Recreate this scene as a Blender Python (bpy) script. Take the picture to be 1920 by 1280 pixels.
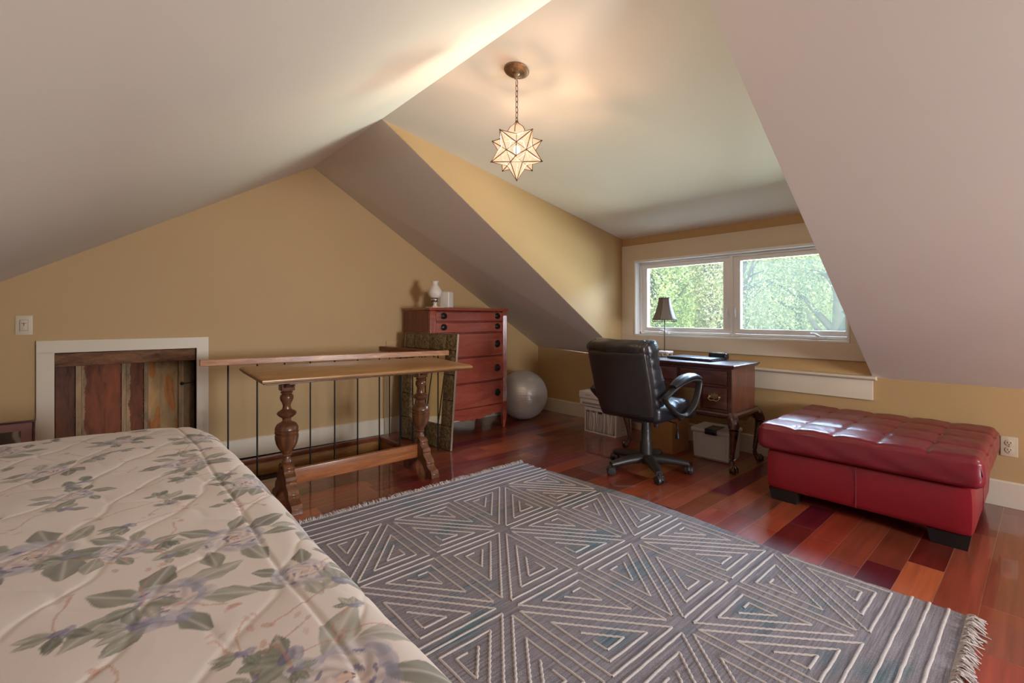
import bpy, bmesh, math, random
import numpy as np
from math import sin, cos, pi, radians, sqrt, atan2
from mathutils import Vector, Matrix

random.seed(7)
rng = np.random.default_rng(7)
SC = bpy.context.scene
COL = SC.collection
for o in list(bpy.data.objects):
    bpy.data.objects.remove(o)

# ------------------------------------------------------------------ camera, world, lights, exposure
R_, H_, K_, D1, D2, HD, HB, SL, GR, K0 = 2.5786, 2.3587, .6828, 1.2103, 3.2349, 1.8595, .1484, .5841, -.031, .7355
YB, XL = -6.6, -5.75          # back gable, left knee wall
ZL = H_ - SL * (-R_ - XL)
cd = bpy.data.cameras.new('camera')
cd.sensor_width = 36
cd.lens = 882.08 / 1920 * 36
cd.shift_y = (591.78 - 640) / 1920
cd.clip_start = .02
cam = bpy.data.objects.new('camera', cd)
COL.objects.link(cam)
cam.location = (-3.9326, -4.0244, 1.1)
cam.rotation_euler = (radians(90), 0, -.71832)
SC.camera = cam
SC.view_settings.view_transform = 'Standard'
SC.view_settings.look = 'None'
SC.view_settings.gamma = 1
SC.view_settings.use_curve_mapping = False
SC.view_settings.exposure = 0.62
cy = SC.cycles
cy.max_bounces = 10
cy.diffuse_bounces = 6
cy.glossy_bounces = 4
cy.transmission_bounces = 6
cy.transparent_max_bounces = 12
cy.sample_clamp_indirect = 6
cy.use_denoising = True

world = bpy.data.worlds.new('world')
SC.world = world
world.use_nodes = True
wn = world.node_tree
wn.nodes.clear()
wo = wn.nodes.new('ShaderNodeOutputWorld')
bg = wn.nodes.new('ShaderNodeBackground')
sky = wn.nodes.new('ShaderNodeTexSky')
sky.sky_type = 'NISHITA'
sky.sun_disc = False
sky.sun_elevation = radians(48)
sky.sun_rotation = radians(250)
sky.air_density = 1.6
sky.dust_density = 2.5
wn.links.new(sky.outputs[0], bg.inputs[0])
bg.inputs[1].default_value = .42
wn.links.new(bg.outputs[0], wo.inputs[0])


def light(name, kind, loc, power, color, rot=(0, 0, 0), **kw):
    l = bpy.data.lights.new(name, kind)
    l.energy = power
    l.color = color
    for k, v in kw.items():
        setattr(l, k, v)
    o = bpy.data.objects.new(name, l)
    COL.objects.link(o)
    o.location = loc
    o.rotation_euler = rot
    return o


# sun lights the trees outside from behind the house
light('sun', 'SUN', (-6, -8, 9), 1.7, (1, .95, .85), (radians(38), radians(-34), 0), angle=radians(1))
# area lamp standing in for daylight through the dormer window
light('daylight_dormer', 'AREA', (1.9, -2.24, 2.75), 640, (.52, .70, 1), (0, radians(50), 0), shape='RECTANGLE', size=1.6, size_y=3.0)
# area lamp added low outside as ground bounce, to brighten the dormer ceiling
light('ground_bounce_fill', 'AREA', (4.4, -2.24, -.42), 900, (.84, .93, .84), (0, radians(104), 0), shape='RECTANGLE', size=1.5, size_y=4.5)
light('rear_fill_cool', 'AREA', (-1.75, YB - .30, 1.0), 165, (.90, .92, 1), (radians(90), 0, radians(14)), shape='RECTANGLE', size=1.1, size_y=.8)  # cool fill lamp added behind the camera, outside the added rear window
# warm fill lamp added out of view behind the camera
light('rear_fill_warm', 'POINT', (-1.55, -5.75, 1.24), 15, (1, .76, .58), shadow_soft_size=.12)


# ------------------------------------------------------------------ materials
MATS = {}


def new_mat(name):
    m = bpy.data.materials.new(name)
    m.use_nodes = True
    nt = m.node_tree
    return m, nt, nt.nodes['Principled BSDF']


def N(nt, t, **kw):
    n = nt.nodes.new(t)
    for k, v in kw.items():
        if isinstance(k, str) and hasattr(n, k):
            setattr(n, k, v)
    return n


def texco(nt, scale=(1, 1, 1), src='Object', rot=(0, 0, 0)):
    tc = nt.nodes.new('ShaderNodeTexCoord')
    mp = nt.nodes.new('ShaderNodeMapping')
    mp.inputs['Scale'].default_value = scale
    mp.inputs['Rotation'].default_value = rot
    nt.links.new(tc.outputs[src], mp.inputs[0])
    return mp.outputs[0]


def noise(nt, vec, scale, detail=4, rough=.55, dist=0):
    n = nt.nodes.new('ShaderNodeTexNoise')
    n.inputs['Scale'].default_value = scale
    n.inputs['Detail'].default_value = detail
    n.inputs['Roughness'].default_value = rough
    n.inputs['Distortion'].default_value = dist
    nt.links.new(vec, n.inputs['Vector'])
    return n.outputs['Fac']


def ramp(nt, fac, stops):
    r = nt.nodes.new('ShaderNodeValToRGB')
    els = r.color_ramp.elements
    while len(els) < len(stops):
        els.new(.5)
    for e, (p, c) in zip(els, stops):
        e.position = p
        e.color = (*c, 1) if len(c) == 3 else c
    nt.links.new(fac, r.inputs[0])
    return r.outputs[0]


def bump(nt, bs, h, strength=.2, dist=.01):
    b = nt.nodes.new('ShaderNodeBump')
    b.inputs['Strength'].default_value = strength
    b.inputs['Distance'].default_value = dist
    nt.links.new(h, b.inputs['Height'])
    nt.links.new(b.outputs[0], bs.inputs['Normal'])


def plain(name, color, rough=.5, metal=0, var=.06, scale=8, bumps=0, bscale=60, coat=0, spec=None, bdist=.004, stretch=(1, 1, 1), sheen=0):
    if name in MATS:
        return MATS[name]
    m, nt, bs = new_mat(name)
    v = texco(nt, stretch)
    f = noise(nt, v, scale)
    a = tuple(max(0, c * (1 - var)) for c in color)
    b = tuple(min(1, c * (1 + var)) for c in color)
    nt.links.new(ramp(nt, f, [(.3, a), (.7, b)]), bs.inputs['Base Color'])
    bs.inputs['Roughness'].default_value = rough
    bs.inputs['Metallic'].default_value = metal
    if coat:
        bs.inputs['Coat Weight'].default_value = coat
        bs.inputs['Coat Roughness'].default_value = .12
    if spec is not None:
        bs.inputs['Specular IOR Level'].default_value = spec
    if sheen:
        bs.inputs['Sheen Weight'].default_value = sheen
    if bumps:
        bump(nt, bs, noise(nt, v, bscale, 3), bumps, bdist)
    MATS[name] = m
    return m


def wood(name, dark, light_, rough=.3, stretch=(2, 14, 14), scale=3, coat=.2, bumps=.05):
    if name in MATS:
        return MATS[name]
    m, nt, bs = new_mat(name)
    v = texco(nt, stretch)
    f = noise(nt, v, scale, 8, .6, .6)
    f2 = noise(nt, v, scale * 7, 4, .6)
    mx = nt.nodes.new('ShaderNodeMath')
    mx.operation = 'MULTIPLY_ADD'
    mx.inputs[1].default_value = .35
    nt.links.new(f2, mx.inputs[0])
    nt.links.new(f, mx.inputs[2])
    nt.links.new(ramp(nt, mx.outputs[0], [(.42, dark), (.9, light_)]), bs.inputs['Base Color'])
    bs.inputs['Roughness'].default_value = rough
    bs.inputs['Coat Weight'].default_value = coat
    bs.inputs['Coat Roughness'].default_value = .15
    if bumps:
        bump(nt, bs, f2, bumps, .002)
    MATS[name] = m
    return m


def attr_mat(name, attr, rough=.8, grain=None, gvar=.2, bumps=0, bscale=200, coat=0, coat_r=.1, spec=None, bdist=.003, sheen=0):
    """base colour from a colour attribute, multiplied by fine grain"""
    m, nt, bs = new_mat(name)
    a = nt.nodes.new('ShaderNodeAttribute')
    a.attribute_name = attr
    col = a.outputs['Color']
    if grain:
        v = texco(nt, grain)
        # shift the grain per plank by its colour
        ad = nt.nodes.new('ShaderNodeVectorMath')
        ad.operation = 'MULTIPLY_ADD'
        ad.inputs[1].default_value = (37, 53, 71)
        nt.links.new(a.outputs['Color'], ad.inputs[0])
        nt.links.new(v, ad.inputs[2])
        f = noise(nt, ad.outputs[0], 1, 6, .55, .3)
        r = ramp(nt, f, [(.28, (1 - gvar * 1.3,) * 3), (.55, (1, 1, 1)), (.8, (1 + gvar,) * 3)])
        mx = nt.nodes.new('ShaderNodeMix')
        mx.data_type = 'RGBA'
        mx.blend_type = 'MULTIPLY'
        mx.inputs[0].default_value = 1
        nt.links.new(col, mx.inputs[6])
        nt.links.new(r, mx.inputs[7])
        col = mx.outputs[2]
    nt.links.new(col, bs.inputs['Base Color'])
    bs.inputs['Roughness'].default_value = rough
    if spec is not None:
        bs.inputs['Specular IOR Level'].default_value = spec
    if coat:
        bs.inputs['Coat Weight'].default_value = coat
        bs.inputs['Coat Roughness'].default_value = coat_r
    if sheen:
        bs.inputs['Sheen Weight'].default_value = sheen
    if bumps:
        bump(nt, bs, noise(nt, texco(nt), bscale, 3), bumps, bdist)
    return m


M_WALL = plain('tan_wall_paint', (.48, .315, .145), .62, var=.03, scale=1.2, bumps=.06, bscale=220, bdist=.001)
M_CEIL = plain('warm_white_ceiling_paint', (.74, .68, .60), .68, var=.015, scale=1.0, bumps=.05, bscale=180, bdist=.001)
M_TRIM = plain('cream_trim_paint', (.66, .57, .45), .4, var=.02, scale=3)
M_WHITE = plain('white_window_paint', (.84, .83, .83), .35, var=.02, scale=3)
M_BLACKM = plain('black_metal', (.012, .010, .010), .4, .4, var=.1)
M_BRASS = plain('antique_brass', (.46, .31, .15), .34, .9, var=.25, scale=40)
M_BRASSD = plain('dark_bronze', (.16, .095, .055), .42, .8, var=.3, scale=40)


# ------------------------------------------------------------------ mesh helpers
class MB:
    """collects geometry; build() links it as one mesh object"""

    def __init__(s):
        s.v, s.f, s.m = [], [], []

    def add(s, vs, fs, mi=0, mat=None):
        n = len(s.v)
        if mat is not None:
            vs = [mat @ Vector(p) for p in vs]
        s.v.extend([tuple(p) for p in vs])
        s.f.extend([tuple(i + n for i in f) for f in fs])
        s.m.extend([mi] * len(fs))
        return s

    def box(s, lo, hi, mi=0, mat=None, bev=0, seg=2):
        if bev:
            bm = bmesh.new()
            bmesh.ops.create_cube(bm, size=1)
            for v in bm.verts:
                v.co = Vector([(lo[i] + hi[i]) / 2 + v.co[i] * (hi[i] - lo[i]) for i in range(3)])
            bmesh.ops.bevel(bm, geom=bm.edges[:] + bm.verts[:], offset=bev, segments=seg, profile=.6, affect='EDGES')
            bm.verts.index_update()
            vs = [v.co.copy() for v in bm.verts]
            fs = [[v.index for v in f.verts] for f in bm.faces]
            bm.free()
            return s.add(vs, fs, mi, mat)
        x0, y0, z0 = lo
        x1, y1, z1 = hi
        vs = [(x0, y0, z0), (x1, y0, z0), (x1, y1, z0), (x0, y1, z0), (x0, y0, z1), (x1, y0, z1), (x1, y1, z1), (x0, y1, z1)]
        fs = [(0, 3, 2, 1), (4, 5, 6, 7), (0, 1, 5, 4), (1, 2, 6, 5), (2, 3, 7, 6), (3, 0, 4, 7)]
        return s.add(vs, fs, mi, mat)

    def lathe(s, prof, n=28, mi=0, mat=None, cap=True):
        vs, fs = [], []
        for r, z in prof:
            for i in range(n):
                a = 2 * pi * i / n
                vs.append((r * cos(a), r * sin(a), z))
        for j in range(len(prof) - 1):
            for i in range(n):
                a, b = j * n + i, j * n + (i + 1) % n
                fs.append((a, b, b + n, a + n))
        if cap:
            fs.append(tuple(reversed(range(n))))
            fs.append(tuple(range((len(prof) - 1) * n, len(prof) * n)))
        return s.add(vs, fs, mi, mat)

    def cyl(s, a, b, r, r2=None, n=16, mi=0):
        a, b = Vector(a), Vector(b)
        d = b - a
        q = d.to_track_quat('Z', 'Y').to_matrix().to_4x4()
        m = Matrix.Translation(a) @ q
        return s.lathe([(r, 0), (r if r2 is None else r2, d.length)], n, mi, m)

    def tube(s, pts, r, n=8, mi=0, closed=False, flat=1.0, up=(0, 0, 1)):
        """sweep an ellipse (r, r*flat) along pts; r may be a list"""
        P = [Vector(p) for p in pts]
        L = len(P)
        rs = r if isinstance(r, (list, tuple)) else [r] * L
        vs, fs = [], []
        up = Vector(up)
        for i in range(L):
            if closed:
                t = P[(i + 1) % L] - P[i - 1]
            else:
                t = P[min(i + 1, L - 1)] - P[max(i - 1, 0)]
            t.normalize()
            x = t.cross(up)
            if x.length < 1e-4:
                x = t.cross(Vector((1, 0, 0)))
            x.normalize()
            y = x.cross(t).normalized()
            for k in range(n):
                a = 2 * pi * k / n
                vs.append(P[i] + x * cos(a) * rs[i] + y * sin(a) * rs[i] * flat)
        for i in range(L if closed else L - 1):
            j = (i + 1) % L
            for k in range(n):
                k2 = (k + 1) % n
                fs.append((i * n + k, i * n + k2, j * n + k2, j * n + k))
        if not closed:
            fs.append(tuple(reversed(range(n))))
            fs.append(tuple(range((L - 1) * n, L * n)))
        return s.add(vs, fs, mi)

    def prism(s, poly, z0, z1, mi=0, mat=None):
        """extrude a 2D polygon (ccw) from z0 to z1; mat re-orients it"""
        n = len(poly)
        vs = [(x, y, z0) for x, y in poly] + [(x, y, z1) for x, y in poly]
        fs = [tuple(reversed(range(n))), tuple(range(n, 2 * n))]
        for i in range(n):
            j = (i + 1) % n
            fs.append((i, j, j + n, i + n))
        return s.add(vs, fs, mi, mat)

    def grid(s, nu, nv, fn, mi=0, closed_u=False):
        vs = [fn(i / (nu - (0 if closed_u else 1)), j / (nv - 1)) for j in range(nv) for i in range(nu)]
        fs = []
        for j in range(nv - 1):
            for i in range(nu if closed_u else nu - 1):
                a, b = j * nu + i, j * nu + (i + 1) % nu
                fs.append((a, b, b + nu, a + nu))
        return s.add(vs, fs, mi)

    def soft(s, c, size, r, n=10, mi=0, mat=None, disp=None):
        """rounded box made from a subdivided cube; disp(p, nrm) -> offset vector"""
        hx, hy, hz = [a / 2 for a in size]
        r = min(r, hx, hy, hz)
        bm = bmesh.new()
        bmesh.ops.create_cube(bm, size=2)
        bmesh.ops.subdivide_edges(bm, edges=bm.edges[:], cuts=n, use_grid_fill=True)
        vs = []
        for v in bm.verts:
            u = Vector([math.copysign(abs(a) ** .8, a) for a in v.co])
            p = Vector((u.x * hx, u.y * hy, u.z * hz))
            q = Vector([max(-h + r, min(h - r, a)) for a, h in zip(p, (hx, hy, hz))])
            d = p - q
            if d.length > 1e-9:
                nn = d.normalized()
                p = q + nn * r
            else:
                nn = u.normalized()
            if disp:
                p = p + disp(p, nn)
            vs.append(p + Vector(c))
        bm.verts.index_update()
        fs = [[v.index for v in f.verts] for f in bm.faces]
        bm.free()
        return s.add(vs, fs, mi, mat)

    def build(s, name, mats, parent=None, smooth=35, loc=None, rot=None, kind=None):
        me = bpy.data.meshes.new(name)
        me.from_pydata(s.v, [], s.f)
        if not isinstance(mats, (list, tuple)):
            mats = [mats]
        for m in mats:
            me.materials.append(m)
        me.polygons.foreach_set('material_index', s.m)
        me.validate()
        bm = bmesh.new()
        bm.from_mesh(me)
        bmesh.ops.recalc_face_normals(bm, faces=bm.faces)
        bm.to_mesh(me)
        bm.free()
        if smooth:
            me.shade_smooth()
            me.set_sharp_from_angle(angle=radians(smooth))
        o = bpy.data.objects.new(name, me)
        COL.objects.link(o)
        if parent is not None:
            o.parent = parent
        if loc is not None:
            o.location = loc
        if rot is not None:
            o.rotation_euler = rot
        if kind:
            o['kind'] = kind
        return o


def tag(o, label=None, cat=None, group=None, kind=None):
    if label:
        o['label'] = label
    if cat:
        o['category'] = cat
    if group:
        o['group'] = group
    if kind:
        o['kind'] = kind
    return o


def thing(name, label, cat, loc=(0, 0, 0), rz=0, group=None):
    o = bpy.data.objects.new(name, None)
    o.empty_display_size = .1
    COL.objects.link(o)
    o.location = loc
    o.rotation_euler = (0, 0, rz)
    return tag(o, label, cat, group)


def lerp(a, b, t):
    return a + (b - a) * t


def smoothpath(pts, n=8):
    """Catmull-Rom through pts"""
    P = [Vector(p) for p in pts]
    P = [P[0] * 2 - P[1]] + P + [P[-1] * 2 - P[-2]]
    out = []
    for i in range(1, len(P) - 2):
        for k in range(n):
            t = k / n
            a, b, c, d = P[i - 1:i + 3]
            out.append(.5 * ((2 * b) + (c - a) * t + (2 * a - 5 * b + 4 * c - d) * t * t + (3 * b - a - 3 * c + d) * t ** 3))
    out.append(P[-2])
    return out


RX90 = Matrix.Rotation(pi / 2, 4, 'X')          # (x,y,z) -> (x,-z,y): prism profile x-y becomes x-z, depth along -y
RYZ = Matrix(((0, 0, 1, 0), (1, 0, 0, 0), (0, 1, 0, 0), (0, 0, 0, 1)))   # profile (y,z), extruded along x

# ------------------------------------------------------------------ the room
# floor of mixed hardwood boards running across the attic, with the stair opening by the gable wall
HX0, HX1, HY0, HY1 = -3.95, -1.99, -.56, .02
PAL = [((.30, .045, .022), 5), ((.20, .022, .018), 5), ((.34, .068, .026), 4), ((.42, .11, .040), 2), ((.13, .012, .022), 3),
       ((.27, .06, .03), 4), ((.46, .17, .055), .5), ((.16, .02, .012), 2)]
pw = np.array([w for _, w in PAL])
pw = pw / pw.sum()


def build_floor():
    vs, fs, cols = [], [], []

    def q(x0, x1, y0, y1, c, z=0.0):
        n = len(vs)
        vs.extend([(x0, y0, z), (x1, y0, z), (x1, y1, z), (x0, y1, z)])
        fs.append((n, n + 1, n + 2, n + 3))
        cols.extend([c] * 4)
    k = -40
    y = -2.615 - .1235 * 33
    while y < .25:
        y0, y1 = y, y + .1235
        x = -6.1 - random.random() * .9
        while x < .1:
            L = random.choice([.35, .5, .65, .8, 1.0, 1.25])
            x1 = x + L
            c = PAL[rng.choice(len(PAL), p=pw)][0]
            j = 1 + random.uniform(-.3, .34)
            c = tuple(a * j * .84 for a in c) + (1,)
            g = .0011
            xa, xb, ya, yb = x + g, x1 - g, y0 + g, y1 - g
            rects = [(xa, xb, ya, yb)]
            if yb > HY0 and ya < HY1 and xb > HX0 and xa < HX1:
                rects = []
                if xa < HX0:
                    rects.append((xa, HX0, ya, yb))
                if xb > HX1:
                    rects.append((HX1, xb, ya, yb))
                if ya < HY0:
                    rects.append((max(xa, HX0), min(xb, HX1), ya, HY0))
                if yb > HY1:
                    rects.append((max(xa, HX0), min(xb, HX1), HY1, yb))
            for r in rects:
                if r[1] > r[0] and r[3] > r[2]:
                    q(r[0], min(r[1], .05), r[2], r[3], c) if r[0] < .05 else None
            x = x1
        y += .1235
    gap = (.48, .25, .17, 1)  # pale colour paints the glint of light on the board bevels
    for r in ((-6.1, .05, -6.7, HY0), (-6.1, HX0, HY0, .25), (HX1, .05, HY0, .25), (HX0, HX1, HY1, .25)):
        q(*r, gap, -.0006)
    # underside, so that the floor is a slab
    for r in ((-6.1, .05, -6.7, HY0), (-6.1, HX0, HY0, .25), (HX1, .05, HY0, .25), (HX0, HX1, HY1, .25)):
        q(*r, gap, -.2)
    me = bpy.data.meshes.new('floor')
    me.from_pydata(vs, [], fs)
    ca = me.color_attributes.new('plank', 'FLOAT_COLOR', 'POINT')
    ca.data.foreach_set('color', np.array(cols, dtype=np.float32).ravel())
    m = attr_mat('varnished_mixed_hardwood', 'plank', .30, grain=(2.2, 40, 40), gvar=.24, coat=1.0, coat_r=.04, spec=.3)
    me.materials.append(m)
    o = bpy.data.objects.new('floor', me)
    COL.objects.link(o)
    o['kind'] = 'structure'


build_floor()


def struct(name, mb, m, smooth=None):
    return mb.build(name, m, None, smooth, kind='structure')


def poly_wall(name, outline, thick_dir, m, thick=.12):
    """solid slab from a planar 3D polygon pushed along thick_dir"""
    d = Vector(thick_dir) * thick
    n = len(outline)
    vs = [Vector(p) for p in outline] + [Vector(p) + d for p in outline]
    fs = [tuple(range(n)), tuple(reversed(range(n, 2 * n)))] + [(i, i + n, (i + 1) % n + n, (i + 1) % n) for i in range(n)]
    return struct(name, MB().add(vs, fs), m)


def gy(x):
    return GR * x


OX0, OX1, OZ = -4.156, -3.401, .865      # recess in the gable wall
# gable wall with the low opening; polygon in x-z, pieces joined in one mesh
gw = MB()


def gpiece(pts):
    n = len(pts)
    vs = [(x, gy(x), z) for x, z in pts] + [(x, gy(x) + .14, z) for x, z in pts]
    fs = [tuple(range(n)), tuple(reversed(range(n, 2 * n)))] + [(i, (i + 1) % n, (i + 1) % n + n, i + n) for i in range(n)]
    gw.add(vs, fs)


def zl(x):
    return H_ - SL * (-R_ - x)


gpiece([(0.1, 0), (0.1, K0 - .06), (0, K0), (-R_, H_), (OX1, zl(OX1)), (OX1, 0)])
gpiece([(OX1, OZ), (OX1, zl(OX1)), (OX0, zl(OX0)), (OX0, OZ)])
gpiece([(OX0, 0), (OX0, zl(OX0)), (XL - .1, zl(XL - .1)), (XL - .1, 0)])
struct('wall_gable', gw, M_WALL)

# window wall / knee wall on the right
ww = MB()
WY0, WY1, WZ0, WZ1 = -3.1085, -1.3595, .9065, 1.636     # hole
T = .16
for (ya, yb, za, zb) in ((-D2 - .12, WY0, 0, HD), (WY1, -D1 + .12, 0, HD), (WY0, WY1, 0, WZ0), (WY0, WY1, WZ1, HD)):
    ww.box((0, ya, za), (T, yb, zb))
ww.box((0, YB - .1, 0), (T, -D2 - .12, K_ + .01))
vsn = [(0, .0, 0), (0, -D1 + .12, 0), (0, -D1 + .12, K_ + .003), (0, 0, K0)]
ww.add(vsn + [(T, y, z) for _, y, z in vsn], [(0, 1, 2, 3), (7, 6, 5, 4), (0, 4, 5, 1), (1, 5, 6, 2), (2, 6, 7, 3), (3, 7, 4, 0)])
struct('wall_window', ww, M_WALL)
poly_wall('wall_left_knee', [(XL, .2, 0), (XL, YB, 0), (XL, YB, ZL), (XL, .2, ZL)], (-1, 0, 0), M_WALL)
# rear gable; its window opening is added to let fill light in
rb = MB()
RW = (-2.45, -1.35, .6, 1.4)


def rpiece(pts):
    n = len(pts)
    vs = [(x, YB, z) for x, z in pts] + [(x, YB - .14, z) for x, z in pts]
    fs = [tuple(range(n)), tuple(reversed(range(n, 2 * n)))] + [(i, (i + 1) % n, (i + 1) % n + n, i + n) for i in range(n)]
    rb.add(vs, fs)


def zr(x):
    return H_ + (K_ - H_) * (x + R_) / R_


rpiece([(0.1, 0), (0.1, K_ - .06), (0, K_), (RW[1], zr(RW[1])), (RW[1], 0)])
rpiece([(RW[0], 0), (RW[0], RW[2]), (RW[1], RW[2]), (RW[1], 0)])
rpiece([(RW[0], RW[3]), (RW[0], zr(RW[0])), (RW[1], zr(RW[1])), (RW[1], RW[3])])
rpiece([(RW[0], 0), (RW[0], zr(RW[0])), (-R_, H_), (XL - .1, zl(XL - .1)), (XL - .1, 0)])
struct('wall_rear', rb, M_WALL)

# ceilings: left slope, right slope each side of the dormer, dormer ceiling
UP = (0, 0, 1)
poly_wall('ceiling_left_slope', [(-R_, .3, H_), (XL - .1, .3, zl(XL - .1)), (XL - .1, YB - .1, zl(XL - .1)), (-R_, YB - .1, H_)], UP, M_CEIL)
def slope_slab(name, bot, shift):
    top = [Vector(b) + Vector((0, s_, .12)) for b, s_ in zip(bot, shift)]
    n = len(bot)
    fs = [tuple(range(n)), tuple(reversed(range(n, 2 * n)))] + [(i, i + n, (i + 1) % n + n, (i + 1) % n) for i in range(n)]
    struct(name, MB().add([Vector(b) for b in bot] + top, fs), M_CEIL)


slope_slab('ceiling_right_slope', [(-R_, -gy(-R_) + .16, H_), (0.0, .02, K0), (0.0, -D1, K_), (-R_, -D1, H_)], (0, 0, .09, .09))
slope_slab('ceiling_front_slope', [(-R_, -D2, H_), (0.0, -D2, K_), (0.0, YB - .1, K_), (-R_, YB - .1, H_)], (-.09, -.09, 0, 0))
poly_wall('ceiling_dormer', [(-R_ - .03, -D1 + .1, H_ + .005), (0.0, -D1 + .1, HD), (0.0, -D2 - .1, HD), (-R_ - .03, -D2 - .1, H_ + .005)], UP, M_CEIL)
poly_wall('wall_dormer_left', [(-R_, -D1, H_ + .004), (0, -D1, K_ + .004), (0, -D1, HD + .01)], (0, 1, 0), M_WALL, .1)
poly_wall('wall_dormer_right', [(-R_, -D2, H_ + .004), (0, -D2, K_ + .004), (0, -D2, HD + .01)], (0, -1, 0), M_WALL, .1)

# stairwell below the opening
sw = MB()
for lo, hi in (((HX0 - .02, HY1, -1.6), (HX1 + .02, HY1 + .1, 0)), ((HX0 - .02, HY0 - .1, -1.6), (HX1 + .02, HY0, -.02)),
               ((HX0 - .1, HY0 - .1, -1.6), (HX0, HY1 + .1, -.02)), ((HX1, HY0 - .1, -1.6), (HX1 + .1, HY1 + .1, -.02)),
               ((HX0 - .1, HY0 - .1, -1.65), (HX1 + .1, HY1 + .1, -1.6))):
    sw.box(lo, hi)


def brick_mat():
    m, nt, bs = new_mat('old_brick')
    v = texco(nt, rot=(radians(90), 0, 0))
    b = nt.nodes.new('ShaderNodeTexBrick')
    b.inputs['Scale'].default_value = 4.6
    b.inputs['Color1'].default_value = (.16, .065, .04, 1)
    b.inputs['Color2'].default_value = (.09, .05, .04, 1)
    b.inputs['Mortar'].default_value = (.13, .10, .08, 1)
    nt.links.new(v, b.inputs['Vector'])
    nt.links.new(b.outputs['Color'], bs.inputs['Base Color'])
    bs.inputs['Roughness'].default_value = .9
    bump(nt, bs, noise(nt, v, 40), .5, .01)
    return m


struct('wall_stairwell', sw, brick_mat())
W_RED = wood('reddish_stair_trim', (.10, .022, .010), (.30, .085, .035), .3)
W_ORANGE = wood('orange_pine', (.22, .085, .022), (.48, .21, .06), .35)
st = MB()
st.box((HX0, HY1 - .035, -.035), (HX1, HY1 + .0, .006), bev=.006)
st.box((HX1 - .03, HY0, -.035), (HX1, HY1 - .036, .006), bev=.006)
struct('trim_1', st, W_RED, 35)
st = MB()
st.box((HX0 + .001, HY1 - .02, -.135), (HX1 - .001, HY1 - .001, -.036))
st.box((HX1 - .02, HY0 + .002, -.135), (HX1 - .001, HY1 - .021, -.036))
struct('trim_2', st, W_ORANGE)

# baseboards


def baseboard(name, a, b, nrm, m=M_TRIM, h=HB, t=.018):
    a, b, nrm = Vector((*a, 0)), Vector((*b, 0)), Vector((*nrm, 0))
    prof = [(0.0008, 0.001), (t, 0.001), (t, h - .008), (t * .6, h), (0.0008, h)]
    vs = [p + nrm * u + Vector((0, 0, z)) for p in (a, b) for u, z in prof]
    n = 5
    fs = [tuple(range(n)), tuple(reversed(range(n, 2 * n)))] + [(i, (i + 1) % n, (i + 1) % n + n, i + n) for i in range(n)]
    struct(name, MB().add(vs, fs), m)


baseboard('baseboard_gable', (OX1 + .075, gy(OX1)), (-.019, 0), (0, -1))
baseboard('baseboard_window', (0, -.001), (0, YB), (-1, 0))
baseboard('baseboard_gable.001', (XL + .001, gy(XL)), (OX0 - .085, gy(OX0)), (0, -1))
baseboard('baseboard_rear', (XL + .02, YB), (-.02, YB), (0, 1))
baseboard('baseboard_left', (XL, .1), (XL, YB + .02), (1, 0))

# casing of the recess in the gable wall
ang = math.atan(GR)
cs = MB()
w1 = .078
for x0, x1, z0, z1 in ((OX0 - w1, OX0 + .003, .001, OZ + .002), (OX1 - .003, OX1 + w1 - .008, .001, OZ + .002), (OX0 - w1, OX1 + w1 - .008, OZ, OZ + .078)):
    vs = []
    for dy in (-.022, .0):
        for x, z in ((x0, z0), (x1, z0), (x1, z1), (x0, z1)):
            vs.append((x, gy(x) + dy, z))
    cs.add(vs, [(0, 1, 2, 3), (7, 6, 5, 4), (0, 4, 5, 1), (1, 5, 6, 2), (2, 6, 7, 3), (3, 7, 4, 0)])
struct('trim_3', cs, M_TRIM)


def oldboards():
    m, nt, bs = new_mat('old_painted_boards')
    a = nt.nodes.new('ShaderNodeAttribute')
    a.attribute_name = 'paint'
    v = texco(nt, (1, 1, .25))
    f = noise(nt, v, 14, 7, .65, .5)
    mx = nt.nodes.new('ShaderNodeMix')
    mx.data_type = 'RGBA'
    mx.blend_type = 'MULTIPLY'
    mx.inputs[0].default_value = .9
    nt.links.new(a.outputs['Color'], mx.inputs[6])
    nt.links.new(ramp(nt, f, [(.32, (.35, .32, .30)), (.5, (.95, .95, .95)), (.70, (1.5, 1.35, 1.1))]), mx.inputs[7])
    nt.links.new(mx.outputs[2], bs.inputs['Base Color'])
    bs.inputs['Roughness'].default_value = .75
    bump(nt, bs, f, .4, .006)
    return m


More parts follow.
